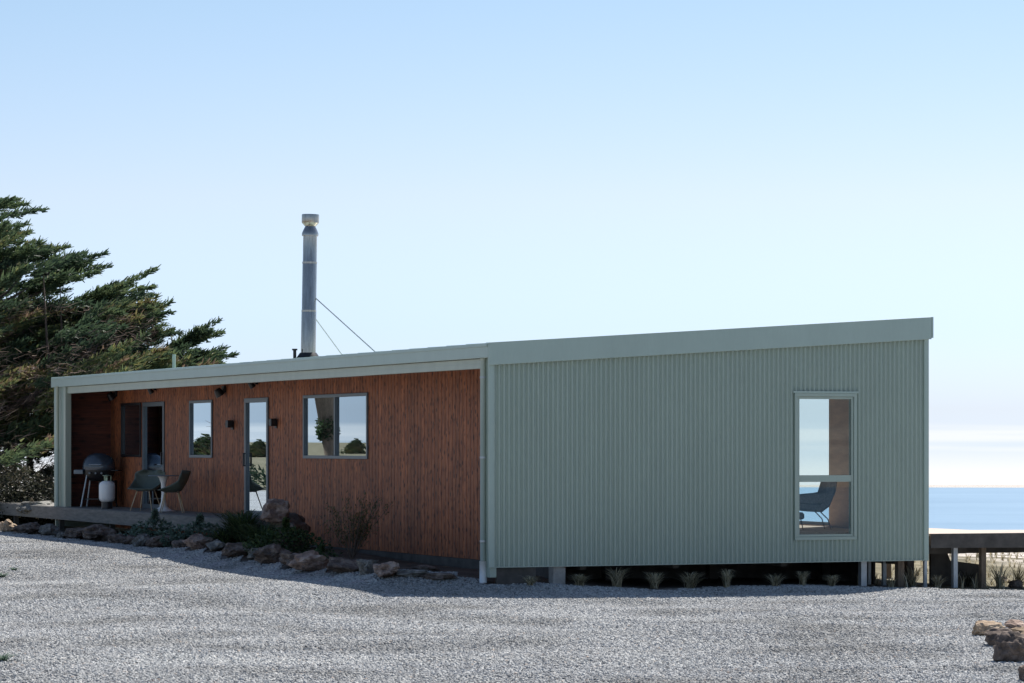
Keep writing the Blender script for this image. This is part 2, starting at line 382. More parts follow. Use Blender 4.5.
# loose gravel stones (uncountable): instanced on the driveway part of the ground
m, t, b = newmat('gravel_stone')
oi = N(t, 'ShaderNodeObjectInfo')
gc = ramp(t, oi.outputs['Random'], [(0.0, (0.14, 0.142, 0.143)), (0.12, (0.25, 0.254, 0.256)), (0.5, (0.345, 0.35, 0.35)), (0.85, (0.42, 0.425, 0.42)), (0.97, (0.50, 0.50, 0.485)), (1.0, (0.38, 0.31, 0.26))])
gn = noise_tex(t, 0.5, 4, 0.6, coord='Object')
pn = N(t, 'ShaderNodeNewGeometry'); n5 = N(t, 'ShaderNodeTexNoise'); n5.inputs['Scale'].default_value = 0.45; n5.inputs['Detail'].default_value = 5; L(t, pn.outputs['Position'], n5.inputs[0])
gc = mixc(t, 0.75, gc, ramp(t, n5.outputs[0], [(0.36, (0.66, 0.65, 0.63)), (0.52, (1.0, 1.0, 1.0)), (0.66, (1.10, 1.10, 1.09))]), 'MULTIPLY')
# dusty wheel tracks curving along the drive
sx = N(t, 'ShaderNodeMapping'); sx.inputs['Rotation'].default_value = (0, 0, 0.3); sx.inputs['Scale'].default_value = (0.07, 0.55, 1); L(t, pn.outputs['Position'], sx.inputs[0])
n6 = N(t, 'ShaderNodeTexNoise'); n6.inputs['Scale'].default_value = 1.0; n6.inputs['Detail'].default_value = 3; L(t, sx.outputs[0], n6.inputs[0])
gc = mixc(t, 0.45, gc, ramp(t, n6.outputs[0], [(0.38, (0.80, 0.79, 0.77)), (0.5, (1.0, 1.0, 1.0)), (0.62, (1.14, 1.13, 1.10))]), 'MULTIPLY')
L(t, gc, b.inputs['Base Color']); b.inputs['Roughness'].default_value = 0.9; b.inputs['Specular IOR Level'].default_value = 0.2
M['stone'] = m
st = 0.4
xs = np.arange(-14, 10.4, st); ys = np.arange(19, 66, st)
V = []; Fc = []; vid = {}
def gv(i, j):
    if (i, j) not in vid:
        x = float(xs[i]); y = float(ys[j]); vid[(i, j)] = len(V); V.append((x, y, tz(x, y)+0.002))
    return vid[(i, j)]
for i in range(len(xs)-1):
    for j in range(len(ys)-1):
        x = xs[i]+st/2; y = ys[j]+st/2; u, v = UV(x, y)
        if abs(x) > 0.1657*y+1.8: continue
        if v > -0.15+0.25*math.sin(u*1.7) and u > (-1.35 if v > 2.3 else -0.15): continue
        if u > 7.2 and v > -0.9: continue
        Fc.append((gv(i, j), gv(i+1, j), gv(i+1, j+1), gv(i, j+1)))
gme = bpy.data.meshes.new('gravel'); gme.from_pydata(V, [], Fc); gme.update(); gme.materials.append(M['stone'])
go = bpy.data.objects.new('gravel', gme); COL.objects.link(go)
tag(go, 'loose grey crushed stone covering the driveway in front of the house', 'gravel', kind='stuff')
ng = bpy.data.node_groups.new('gravel_scatter', 'GeometryNodeTree')
ng.interface.new_socket('Geometry', in_out='INPUT', socket_type='NodeSocketGeometry'); ng.interface.new_socket('Geometry', in_out='OUTPUT', socket_type='NodeSocketGeometry')
gi = N(ng, 'NodeGroupInput'); goo = N(ng, 'NodeGroupOutput')
dp = N(ng, 'GeometryNodeDistributePointsOnFaces'); dp.inputs['Density'].default_value = 2100; L(ng, gi.outputs[0], dp.inputs['Mesh'])
ico = N(ng, 'GeometryNodeMeshIcoSphere'); ico.inputs['Radius'].default_value = 1; ico.inputs['Subdivisions'].default_value = 1
spn = N(ng, 'GeometryNodeSetPosition'); nzn = N(ng, 'ShaderNodeTexNoise'); nzn.inputs['Scale'].default_value = 1.1; L(ng, ico.outputs[0], spn.inputs[0])
vm = N(ng, 'ShaderNodeVectorMath', operation='MULTIPLY_ADD'); L(ng, nzn.outputs['Color'], vm.inputs[0]); vm.inputs[1].default_value = (1.2, 1.2, 1.2); vm.inputs[2].default_value = (-0.6, -0.6, -0.6)
L(ng, vm.outputs[0], spn.inputs['Offset'])
smt = N(ng, 'GeometryNodeSetMaterial'); smt.inputs['Material'].default_value = M['stone']; L(ng, spn.outputs[0], smt.inputs[0])
iop = N(ng, 'GeometryNodeInstanceOnPoints'); L(ng, dp.outputs['Points'], iop.inputs['Points']); L(ng, smt.outputs[0], iop.inputs['Instance'])
rr = N(ng, 'FunctionNodeRandomValue', data_type='FLOAT_VECTOR'); rr.inputs[0].default_value = (0, 0, 0); rr.inputs[1].default_value = (6.28, 6.28, 6.28)
L(ng, rr.outputs[0], iop.inputs['Rotation'])
rs = N(ng, 'FunctionNodeRandomValue', data_type='FLOAT'); rs.inputs[2].default_value = 0.0; rs.inputs[3].default_value = 1.0; rs.inputs['Seed'].default_value = 5
pw = N(ng, 'ShaderNodeMath', operation='POWER'); L(ng, rs.outputs[1], pw.inputs[0]); pw.inputs[1].default_value = 3
ml = N(ng, 'ShaderNodeMath', operation='MULTIPLY_ADD'); L(ng, pw.outputs[0], ml.inputs[0]); ml.inputs[1].default_value = 0.016; ml.inputs[2].default_value = 0.0068
L(ng, ml.outputs[0], iop.inputs['Scale'])
L(ng, iop.outputs[0], goo.inputs[0])
mo = go.modifiers.new('scatter', 'NODES'); mo.node_group = ng

# ------------------------------------------------------------------ house
H = empty('house', (CX, CY, 0), ROT, 'long low house with green corrugated gable and recessed orange timber side', 'house')
W, LEN, REC = 7.19, 24.4, 1.17
FLOOR = 0.785
SL = 0.0661
def ztop(u): return 3.55+SL*u
def strip_wall(profile, plane, z0, z1f, holes):
    """profile: function s->offset ; samples list"""
    samples, off = profile
    ss_ = sorted(set([round(x, 5) for x in samples]+[round(h[0], 5) for h in holes]+[round(h[1], 5) for h in holes]))
    mb = MB()
    for a, c in zip(ss_[:-1], ss_[1:]):
        mid = (a+c)/2; segs = [(z0, None)]
        hs = [h for h in holes if h[0] < mid < h[1]]
        rng = []
        zb = (z0, z0)
        for h in sorted(hs, key=lambda q: q[2]): rng.append((zb, (h[2], h[2]))); zb = (h[3], h[3])
        rng.append((zb, (z1f(a), z1f(c))))
        for lo, hi in rng:
            mb.add([plane(a, off(a), lo[0]), plane(c, off(c), lo[1]), plane(c, off(c), hi[1]), plane(a, off(a), hi[0])], [(0, 1, 2, 3)])
    return mb
# gable window
gu0, gu1 = u_at(793.5, 0), u_at(855.5, 0); gz0, gz1 = z_at(540, (gu0+gu1)/2, 0), z_at(393.3, (gu0+gu1)/2, 0)
pit = 0.0762
smp = list(np.arange(0.04, W-0.05+1e-6, pit/8))
wl = strip_wall((smp, lambda s: 0.019*math.sin(2*math.pi*s/pit)), lambda s, o, z: (s, o-0.017, z), 0.352, lambda s: ztop(s)-0.06, [(gu0+0.03, gu1-0.03, gz0+0.03, gz1-0.03)])
gw = wl.build('gable_wall', M['green'], H, smooth=True, weld=True)
# corner flashings, base trim
MB().box(-0.03, 0.045, -0.045, 0.0, 0.34, ztop(0)-0.1).build('corner_flashing', M['green2'], H, bevel=0.006)
MB().box(W-0.07, W+0.012, -0.04, 0.0, 0.34, ztop(W)-0.1).build('corner_flashing', M['green2'], H, bevel=0.006)
MB().box(0.05, W-0.072, -0.040, -0.0385, 0.342, 0.356).build('base_trim', M['green'], H)
# backing of the gable wall (framing + lining) with the same hole
gb = MB()
hu0, hu1, hz0, hz1 = gu0+0.05, gu1-0.05, gz0+0.05, gz1-0.05
zt = 3.25
gb.box(0.02, hu0, 0.012, 0.11, 0.38, zt); gb.box(hu1, W-0.02, 0.012, 0.11, 0.38, zt)
gb.box(hu0, hu1, 0.012, 0.11, 0.38, hz0); gb.box(hu0, hu1, 0.012, 0.11, hz1, zt)
gb.prism([(0.02, zt+0.002), (W-0.02, zt+0.002), (W-0.02, ztop(W)-0.2), (0.02, ztop(0)-0.2)], (0.012, 0.11), 'y')
gb.build('wall_framing', M['ply'], H)
# gable window frame
def frame_u(u0, u1, z0, z1, w_, y0, y1, mb):
    mb.box(u0, u1, y0, y1, z0, z0+w_); mb.box(u0, u1, y0, y1, z1-w_, z1)
    mb.box(u0, u0+w_, y0, y1, z0+w_, z1-w_); mb.box(u1-w_, u1, y0, y1, z0+w_, z1-w_)
gwin = MB(); frame_u(gu0, gu1, gz0, gz1, 0.05, -0.048, 0.0, gwin)
gwo = gwin.build('window', M['green'], H, bevel=0.004)
fi = MB(); frame_u(gu0+0.052, gu1-0.052, gz0+0.052, gz1-0.052, 0.035, -0.028, 0.05, fi)
ztr = z_at(478.5, (gu0+gu1)/2, 0)
fi.box(gu0+0.088, gu1-0.088, -0.026, 0.05, ztr-0.05, ztr+0.05)
fi.build('frame', M['green'], gwo, bevel=0.003)
MB().box(gu0+0.088, gu1-0.088, 0.0, 0.006, ztr+0.051, gz1-0.088).build('pane', M['glass'], gwo)
MB().box(gu0+0.088, gu1-0.088, 0.0, 0.006, gz0+0.088, ztr-0.051).build('pane', M['glass'], gwo)
MB().box(gu0-0.03, gu1+0.03, -0.055, -0.041, gz1+0.001, gz1+0.03).build('head_flashing', M['green2'], gwo)
# timber wall with openings
def win_px(x0, x1, ytop, ybot=None, z0=None):
    v0, v1 = v_at(x1, REC), v_at(x0, REC); vm_ = (v0+v1)/2
    return [v0, v1, z_at(ybot, REC, vm_) if ybot else z0, z_at(ytop, REC, vm_)]
W3 = win_px(304.2, 368.6, 394.0, 458.8)
W2 = win_px(190.3, 213.0, 400.2, 457.8)
D1 = win_px(245.6, 269.0, 397.9, z0=FLOOR)
W1 = win_px(122.0, 141.5, 403.0, 457.0)
D0 = win_px(143.5, 165.0, 402.0, z0=FLOOR)
samples = []; k = 0.0
bp = 0.15
for i in range(int(LEN/bp)+1):
    s0 = i*bp; samples += [s0+0.0, s0+0.004, s0+0.016, s0+0.020]
samples = [q for q in samples if q < LEN-0.2]
def boff(s):
    r = s % bp
    return 0.012 if 0.0035 < r < 0.0165 else 0.0
holes = [(a, c, d, e) for a, c, d, e in (W3, W2, D1, W1, D0)]
rw = strip_wall((samples, boff), lambda s, o, z: (REC+o, s, z), 0.33, lambda s: 3.40, holes)
rw.build('timber_wall', M['red'], H, weld=True)
bk = MB(); vs_ = sorted([(0.12, 0.12)]+[(h[0], h[1]) for h in holes]+[(LEN-0.2, LEN-0.2)])
for (a0, a1), (b0, b1) in zip(vs_[:-1], vs_[1:]): bk.box(REC+0.014, REC+0.12, a1, b0, 0.35, 3.35)
for h in holes:
    bk.box(REC+0.014, REC+0.12, h[0], h[1], 0.35, h[2]); bk.box(REC+0.014, REC+0.12, h[0], h[1], h[3], 3.35)
bk.build('wall_lining', M['white_int'], H)
# joinery on the timber wall
def joinery(h, name, fw=0.05, mull=None, gl='glassc', extra_out=0.03):
    v0, v1, z0, z1 = h
    mb = MB()
    def bx(a, c, d, e, x0=REC-extra_out, x1=REC+0.07): mb.box(x0, x1, a, c, d, e)
    bx(v0, v1, z0, z0+fw); bx(v0, v1, z1-fw, z1); bx(v0, v0+fw, z0+fw, z1-fw); bx(v1-fw, v1, z0+fw, z1-fw)
    if mull: bx(mull-fw*0.6, mull+fw*0.6, z0+fw, z1-fw)
    o = mb.build(name, M['alu'], H, bevel=0.004)
    cuts = [v0+fw]+([mull-fw*0.6, mull+fw*0.6] if mull else [])+[v1-fw]
    for i in range(0, len(cuts), 2):
        MB().box(REC+0.012, REC+0.020, cuts[i], cuts[i+1], z0+fw, z1-fw).build('pane', M[gl], o)
    return o
j3 = joinery(W3, 'window', 0.055, (W3[0]+W3[1])/2-0.02)
j2 = joinery(W2, 'window', 0.055)
d1 = joinery(D1, 'door', 0.085)
d1.data.materials[0] = M['alu']
MB().box(REC-0.075, REC-0.045, D1[1]-0.085, D1[1]-0.055, 1.7, 1.95).box(REC-0.075, REC-0.03, D1[1]-0.085, D1[1]-0.055, 1.7, 1.72).box(REC-0.075, REC-0.03, D1[1]-0.085, D1[1]-0.055, 1.93, 1.95).build('handle', M['dark'], d1)
j1 = joinery(W1, 'window', 0.05)
j1.data.materials[0] = M['dark']
d0 = joinery(D0, 'door', 0.09)
MB().box(REC-0.075, REC-0.045, D0[0]+0.05, D0[0]+0.08, 1.7, 1.95).box(REC-0.075, REC-0.03, D0[0]+0.05, D0[0]+0.08, 1.7, 1.72).build('handle', M['dark'], d0)
# brown curtain behind the near half of the wide window
cw = MB(); n_ = 60
va, vb = (W3[0]+W3[1])/2-0.1, W3[1]-0.1
for i in range(n_):
    t0, t1 = i/n_, (i+1)/n_
    def cp(tt, z):
        vv_ = va+(vb-va)*tt; return (REC+0.16+0.02*math.sin(tt*70), vv_, z)
    zb0 = W3[2]+0.05+max(0, (t0-0.35))*1.3; zb1 = W3[2]+0.05+max(0, (t1-0.35))*1.3
    cw.add([cp(t0, zb0), cp(t1, zb1), cp(t1, W3[3]), cp(t0, W3[3])], [(0, 1, 2, 3)])
cwo = cw.build('curtain', M['curtain'], H, smooth=True, weld=True); cwo['label'] = 'brown curtain drawn aside behind the wide window'
sc = cwo.modifiers.new('solid', 'SOLIDIFY'); sc.thickness = 0.006
# end walls, nib, posts
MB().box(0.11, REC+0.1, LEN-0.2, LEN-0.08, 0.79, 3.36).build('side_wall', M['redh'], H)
grv = MB()
for i in range(14): grv.box(0.11, REC-0.002, LEN-0.205, LEN-0.2005, 0.80+i*0.18, 0.80+i*0.18+0.165)
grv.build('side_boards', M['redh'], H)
MB().box(0.0, W-0.1, LEN-0.078, LEN, 0.35, 3.36).build('end_wall', M['green'], H)
vn = v_at(66.3, 0)
MB().box(0.0, 0.10, vn+0.14, LEN-0.16, 0.60, 3.34).build('corner_panel', M['green'], H, bevel=0.004)
MB().box(-0.02, 0.108, LEN-0.158, LEN+0.01, 0.60, 3.34).build('corner_flashing', M['green2'], H, bevel=0.004)
MB().box(-0.02, 0.108, vn, vn+0.139, 0.60, 3.34).build('post', M['cream'], H, bevel=0.004)
MB().tube([(-0.055, vn+0.5, 0.79), (-0.055, vn+0.5, 3.36)], 0.032, 12).build('downpipe', M['cream'], H, smooth=True)
# near corner return and downpipe
MB().box(0.0, 0.10, 0.001, 0.24, 0.20, 3.34).build('corner_panel', M['green'], H, bevel=0.004)
MB().box(0.02, 0.105, 0.241, 0.36, 0.20, 3.34).build('post', M['cream'], H, bevel=0.004)
dpv = v_at(483.2, -0.03)
dpo = MB().tube([(-0.03, dpv, 0.42), (-0.03, dpv, 3.30), (-0.03, dpv, 3.34)], 0.043, 16).build('downpipe', M['cream'], H, smooth=True)
for z in (0.7, 1.9, 3.05): MB().tube([(-0.03, dpv, z), (-0.03, dpv, z+0.03)], 0.049, 16).build('bracket', M['galv'], dpo)
MB().tube([(-0.03, dpv, 0.12), (-0.03, dpv, 0.43)], 0.054, 16).build('downpipe_foot', M['whitep'], dpo, smooth=True)
# beam, roof, fascias
MB().box(0.02, 0.11, 0.362, vn-0.002, 3.195, 3.338).build('beam', M['cream'], H, bevel=0.004)
for q in (3.262,): MB().box(0.016, 0.0185, 0.362, vn-0.002, q, q+0.006).build('beam_groove', M['green'], H)
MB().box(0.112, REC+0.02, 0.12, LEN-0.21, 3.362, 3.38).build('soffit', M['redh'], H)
rf = MB()
rf.prism([(-0.02, ztop(-0.02)-0.14), (W+0.02, ztop(W+0.02)-0.14), (W+0.02, ztop(W+0.02)-0.004), (-0.02, ztop(-0.02)-0.004)], (-0.055, LEN+0.10), 'y')
roof = rf.build('roof', M['green2'], H)
# low roofing ribs
rb = MB()
for i in range(33):
    y = 0.1+i*0.76
    if y > LEN: break
    rb.prism([(-0.015, ztop(-0.015)-0.003), (W+0.015, ztop(W+0.015)-0.003), (W+0.015, ztop(W+0.015)+0.012), (-0.015, ztop(-0.015)+0.012)], (y, y+0.025), 'y')
rb.build('roof_ribs', M['green2'], roof)
fg = MB(); fg.prism([(-0.055, ztop(-0.055)-0.315), (W+0.025, ztop(W)-0.325), (W+0.025, ztop(W+0.025)+0.01), (-0.055, ztop(-0.055)+0.01)], (-0.10, -0.058), 'y')
fg.build('gable_fascia', M['green2'], H, bevel=0.006)
fg = MB(); fg.prism([(-0.055, ztop(0)-0.21), (W+0.025, ztop(W)-0.21), (W+0.025, ztop(W)+0.01), (-0.055, ztop(0)+0.01)], (LEN+0.102, LEN+0.14), 'y')
fg.build('gable_fascia', M['green2'], H, bevel=0.006)
MB().box(-0.055, -0.022, -0.056, LEN+0.10, 3.34, 3.552).build('eave_fascia', M['green2'], H, bevel=0.008)
MB().box(-0.068, -0.057, -0.04, LEN+0.09, 3.50, 3.535).build('gutter_lip', M['green2'], H, bevel=0.004)
MB().box(-0.02, 0.02, 0.37, LEN-0.1, 3.343, 3.35).build('eave_lining', M['cream'], H)
fgs = MB(); fgs.prism([(W+0.027, 3.72), (W+0.055, 3.72), (W+0.055, ztop(W)+0.012), (W+0.027, ztop(W)+0.012)], (-0.10, LEN+0.14), 'y'); fgs.build('sea_fascia', M['green2'], H)
# floor and interior
MB().box(REC+0.125, W-0.02, 0.115, LEN-0.09, 0.62, FLOOR).build('floor', M['oldwood'], H)
MB().box(REC+0.13, W-0.13, 0.115, LEN-0.22, FLOOR+0.002, FLOOR+0.006).build('carpet', M['curtain'], H)
fb = MB()
for y in (0.6, 5, 10, 15, 20): fb.box(REC+0.2, W-0.2, y, y+0.1, 0.45, 0.618)
for x in (1.5, 3.0, 4.8, 6.8): fb.box(x, x+0.1, 0.2, LEN-0.4, 0.28, 0.448)
fb.build('floor_joists', M['darkwood'], H)
# sea side wall
sw = MB()
go_ = (v_at(830.5, W-0.09), 7.2)
sw.box(W-0.12, W, 0.12, go_[0], 0.38, 3.75); sw.box(W-0.12, W, go_[1], LEN-0.09, 0.38, 3.75)
sw.box(W-0.12, W, go_[0], go_[1], 3.15, 3.75); sw.box(W-0.12, W, go_[0], go_[1], 0.38, FLOOR+0.02)
sw.build('sea_side_wall', M['ply'], H)
sf = MB()
def fv(v0, v1, z0, z1, fw, x0, x1, mb):
    mb.box(x0, x1, v0, v1, z0, z0+fw); mb.box(x0, x1, v0, v1, z1-fw, z1); mb.box(x0, x1, v0, v0+fw, z0+fw, z1-fw); mb.box(x0, x1, v1-fw, v1, z0+fw, z1-fw)
fv(go_[0], (go_[0]+go_[1])/2+0.02, FLOOR+0.022, 3.15, 0.05, W-0.09, W-0.05, sf)
fv((go_[0]+go_[1])/2-0.02, go_[1], FLOOR+0.022, 3.15, 0.05, W-0.048, W-0.01, sf)
sld = sf.build('sliding_door', M['alu'], H)
MB().box(W-0.073, W-0.067, go_[0]+0.05, (go_[0]+go_[1])/2-0.03, FLOOR+0.07, 3.10).build('pane', M['glass'], sld)
MB().box(W-0.032, W-0.026, (go_[0]+go_[1])/2+0.03, go_[1]-0.05, FLOOR+0.07, 3.10).build('pane', M['glass'], sld)
MB().box(REC+0.13, W-0.13, 8.0, 8.1, FLOOR+0.01, 3.3).build('partition', M['white_int'], H)
MB().box(REC+0.13, W-0.13, 16.4, 16.5, FLOOR+0.01, 3.3).build('partition', M['white_int'], H)
MB().box(REC+0.13, W-0.13, 0.12, LEN-0.22, 3.31, 3.33).build('ceiling', M['white_int'], H)
# base board below timber wall
MB().box(REC-0.02, REC+0.02, 0.4, 12.0, 0.05, 0.325).build('base_board', M['darkwood'], H)
# piles
def pile(u, v, w_, d_, ztop_, mat, name='pile'):
    x, y, _ = P(u, v); zb = tz(x, y)-0.1
    return MB().box(u-w_/2, u+w_/2, v-d_/2, v+d_/2, zb, ztop_).build(name, M[mat], H, bevel=0.006)
pile(u_at(557, 0.12), 0.12, 0.19, 0.18, 0.34, 'concrete')
for px, v, w_, mt in ((862.5, 0.2, 0.10, 'galv'), (869, 1.0, 0.05, 'galv'), (884, 0.6, 0.06, 'galv'), (899.5, 0.2, 0.11, 'oldwood'), (909, 0.9, 0.12, 'darkwood'), (925, 0.12, 0.05, 'galv')):
    pile(u_at(px, v), v, w_, w_, 0.45, mt)
for u in (1.5, 3.05, 4.85, 6.85):
    for v in (2.6, 5.2, 10, 15, 20, 23): pile(u, v, 0.15, 0.15, 0.45, 'darkwood')
MB().box(0.11, 0.72, 0.02, 0.06, 0.02, 0.33).build('skirt_board', M['darkwood'], H)
MB().box(W-0.25, W-0.21, 1.2, 21, -0.6, 0.30).build('added_sun_blocker', M['darkwood'], H)  # panel added below the floor to keep sunlight from getting under the house
MB().box(1.3, W-0.26, 3.2, 3.24, -0.6, 0.24).build('added_sun_blocker', M['darkwood'], H)  # second added panel, keeps the space under the floor dark
# flue
fu = 1.5; fv_ = v_at(308.2, fu); rz0 = ztop(fu)
flb = Vector((fu, fv_, rz0)); fY = CY+fu*RY+fv_*LY
topz = EYE+(HY-213)*fY/F; sc_ = F/fY
lean = Vector((math.cos(-ROT), math.sin(-ROT), 0))*(2.3/sc_)
fl = MB()
ft = flb+lean; 
def fp(zf): return Vector((flb.x+lean.x*zf, flb.y+lean.y*zf, rz0+(topz-rz0)*zf))
flue = MB().tube([fp(0), fp(0.33), fp(0.334), fp(0.66), fp(0.664), fp(0.845)], [0.135, 0.135, 0.131, 0.131, 0.127, 0.127], 28).build('flue', M['steel'], H, smooth=True, angle=30)
for zf in (0.33, 0.66): MB().tube([fp(zf-0.006), fp(zf+0.006)], 0.1362, 28).build('band', M['steel'], flue, smooth=True, angle=30)
MB().tube([fp(0.842), fp(0.86), fp(0.885), fp(0.915), fp(0.93)], [0.15, 0.152, 0.125, 0.085, 0.08], 28).build('cone', M['steel'], flue, smooth=True, angle=30)
MB().tube([fp(0.91), fp(0.932), fp(0.94), fp(0.985), fp(0.99)], [0.10, 0.155, 0.158, 0.158, 0.155], 28).build('cowl', M['steel'], flue, smooth=True, angle=30)
MB().tube([flb-Vector((0, 0, 0.02)), flb+Vector((0, 0, 0.05)), flb+Vector((0, 0, 0.12))], [0.24, 0.20, 0.15], 24).build('flashing', M['dark'], flue, smooth=True, angle=30)
MB().tube([flb+Vector((-0.24, 0.05, 0)), flb+Vector((-0.24, 0.05, 0.16))], 0.03, 12).tube([flb+Vector((-0.24, 0.05, 0.16)), flb+Vector((-0.24, 0.05, 0.19))], 0.05, 12).build('vent_cap', M['dark'], flue)
a0 = fp((357-297)/144.0); e1u = 2.6; e1 = Vector((e1u, v_at(378, e1u), ztop(e1u)+0.01))
MB().tube([a0+Vector((0.1, -0.08, 0)), e1], 0.012, 6).build('stay_wire', M['galv'], flue)
a1 = fp((357-315)/144.0); e2u = 4.6; e2 = Vector((e2u, v_at(345, e2u), ztop(e2u)+0.01))
MB().tube([a1+Vector((0.12, 0.05, 0)), e2], 0.012, 6).build('stay_wire', M['galv'], flue)
# small plumbing vent
pu = 1.0; pv = v_at(174, pu); MB().tube([(pu, pv, ztop(pu)-0.02), (pu, pv, ztop(pu)+0.30)], 0.035, 12).build('vent_pipe', M['green2'], H)
# wall lamps and eave spotlights
def lamp_wall(px, py):
    v = v_at(px, REC); z = z_at(py, REC, v)
    o = MB().box(REC-0.02, REC-0.001, v-0.06, v+0.06, z-0.08, z+0.08).build('wall_lamp', M['dark'], H)
    MB().box(REC-0.13, REC-0.021, v-0.075, v+0.075, z-0.04, z+0.10).build('lamp_shade', M['dark'], o, bevel=0.008)
lamp_wall(233, 425.5); lamp_wall(276.5, 424)
def spot(px, py, sz=1.0):
    v = v_at(px, REC); z = z_at(py, REC, v)
    o = MB().box(REC-0.05, REC-0.001, v-0.06*sz, v+0.06*sz, z+0.02, z+0.11*sz).build('spotlight', M['dark'], H, bevel=0.005)
    A = Matrix.Translation((REC-0.11, v, z)) @ Matrix.Rotation(R_(-35), 4, 'Y')
    mb = MB(); mb.lathe([(0.0, 0.10), (0.045*sz, 0.10), (0.055*sz, 0.07), (0.075*sz, -0.04), (0.06*sz, -0.045), (0, -0.02)], 16, M=A)
    mb.build('lamp_head', M['dark'], o, smooth=True, angle=40)
spot(116.5, 397.5, 1.25); spot(156, 391.5, 0.75); spot(225, 393.5, 1.35); spot(257.5, 385.5, 0.8)

# ------------------------------------------------------------------ decks
pd = empty('porch_deck', P(-0.05, 18, 0.2), ROT, 'weathered grey timber porch deck under the far end of the long roof', 'deck')
def loc(u, v): return (u+0.05, v-18)
pe = v_at(230, -0.05)
mb = MB(); x = -0.05
while x < REC-0.03:
    x1 = min(x+0.135, REC-0.02); a = loc(x, pe); c_ = loc(x1, LEN-0.25); mb.box(a[0], c_[0], a[1], c_[1], 0.565-0.03, 0.583); x = x1+0.005
mb.build('boards', M['deck'], pd)
mb = MB(); x = -0.05
while x < 3.4:
    x1 = x+0.135; a = loc(x, LEN+0.02); c_ = loc(x1, 33); mb.box(a[0], c_[0], a[1], c_[1], 0.535, 0.583); x = x1+0.005
mb.build('boards', M['deck'], pd)
a = loc(-0.10, pe-0.02); c_ = loc(-0.052, 33)
MB().box(a[0], c_[0], a[1], c_[1], 0.31, 0.572).build('edge_board', M['deck'], pd, bevel=0.006)
a = loc(-0.05, pe-0.06); c_ = loc(REC-0.03, pe-0.02); MB().box(a[0], c_[0], a[1], c_[1], 0.31, 0.572).build('edge_board', M['deck'], pd, bevel=0.006)
for v in (12.5, 16, 20, 24, 28, 32):
    a = loc(0.0, v); MB().box(a[0], a[0]+0.1, a[1], a[1]+0.1, -0.1, 0.53).build('post', M['darkwood'], pd)

sdk = empty('sea_deck', P(8, 1, 0), ROT, 'raised timber deck on posts beyond the right end of the house facing the sea', 'deck')
DZ = 0.745
def sl_(u, v): return (u-8, v-1)
poly = [(7.24, 0.02), (11.5, -0.35), (11.5, 1.0), (8.95, 1.6), (8.95, 21), (7.24, 21)]
MB().prism([sl_(*p) for p in poly], (DZ-0.035, DZ), 'z').build('deck_surface', M['decklight'], sdk)
A_, B_ = Vector(sl_(7.24, 0.0)), Vector(sl_(11.5, -0.37))
fb = MB(); fb.add([(A_.x, A_.y, DZ-0.215), (B_.x, B_.y, DZ-0.24), (B_.x, B_.y-0.04, DZ-0.24), (A_.x, A_.y-0.04, DZ-0.215), (A_.x, A_.y, DZ+0.002), (B_.x, B_.y, DZ+0.002), (B_.x, B_.y-0.04, DZ+0.002), (A_.x, A_.y-0.04, DZ+0.002)],
       [(0, 1, 2, 3), (4, 7, 6, 5), (0, 4, 5, 1), (3, 2, 6, 7), (0, 3, 7, 4), (1, 5, 6, 2)])
fb.build('edge_board', M['darkwood'], sdk)
jm = MB()
for i in range(9):
    a = sl_(7.3+i*0.5, 0.03); e = sl_(0, 1.5 if i > 3 else 20.8); jm.box(a[0], a[0]+0.045, a[1], e[1]-0.6*(i > 3), DZ-0.2, DZ-0.037)
jm.build('joists', M['darkwood'], sdk)
a = sl_(7.26, 0.35); c_ = sl_(8.1, 0.6); MB().box(a[0], c_[0], a[1], c_[1], DZ-0.32, DZ-0.202).build('bearer', M['darkwood'], sdk)
a = sl_(7.3, 0.9); c_ = sl_(11.3, 0.98); MB().box(a[0], c_[0], a[1], c_[1], DZ-0.34, DZ-0.202).build('bearer', M['darkwood'], sdk)
a = sl_(u_at(931, 1.25), 1.25); c_ = sl_(u_at(985, 1.25), 1.31); MB().prism([(a[0], -0.6), (c_[0], -0.6), (c_[0], 0.20), (a[0]+0.35, 0.28), (a[0]+0.3, 0.40), (a[0], 0.42)], (a[1], c_[1]), 'y').build('added_dark_panel', M['darkwood'], sdk)  # dark panel added where the deck's shade falls on the ground
a = sl_(8.8, 5.0); c_ = sl_(8.86, 20); MB().box(a[0], c_[0], a[1], c_[1], -0.7, 0.35).build('added_dark_panel', M['darkwood'], sdk)
def dpost(px, v, w_, mat):
    u = u_at(px, v); x, y, _ = P(u, v); a = sl_(u, v)
    MB().box(a[0]-w_/2, a[0]+w_/2, a[1]-w_/2, a[1]+w_/2, tz(x, y)-0.15, DZ-0.2).build('post', M[mat], sdk, bevel=0.004)
dpost(954.5, 0.12, 0.075, 'galv'); dpost(982.5, 0.12, 0.085, 'oldwood'); dpost(1045, 0.1, 0.085, 'oldwood')
for u, v in ((8.8, 4), (8.8, 8), (8.8, 13), (8.8, 18)):
    a = sl_(u, v); x, y, _ = P(u, v); MB().box(a[0]-0.05, a[0]+0.05, a[1]-0.05, a[1]+0.05, tz(x, y)-0.15, DZ-0.2).build('post', M['oldwood'], sdk)

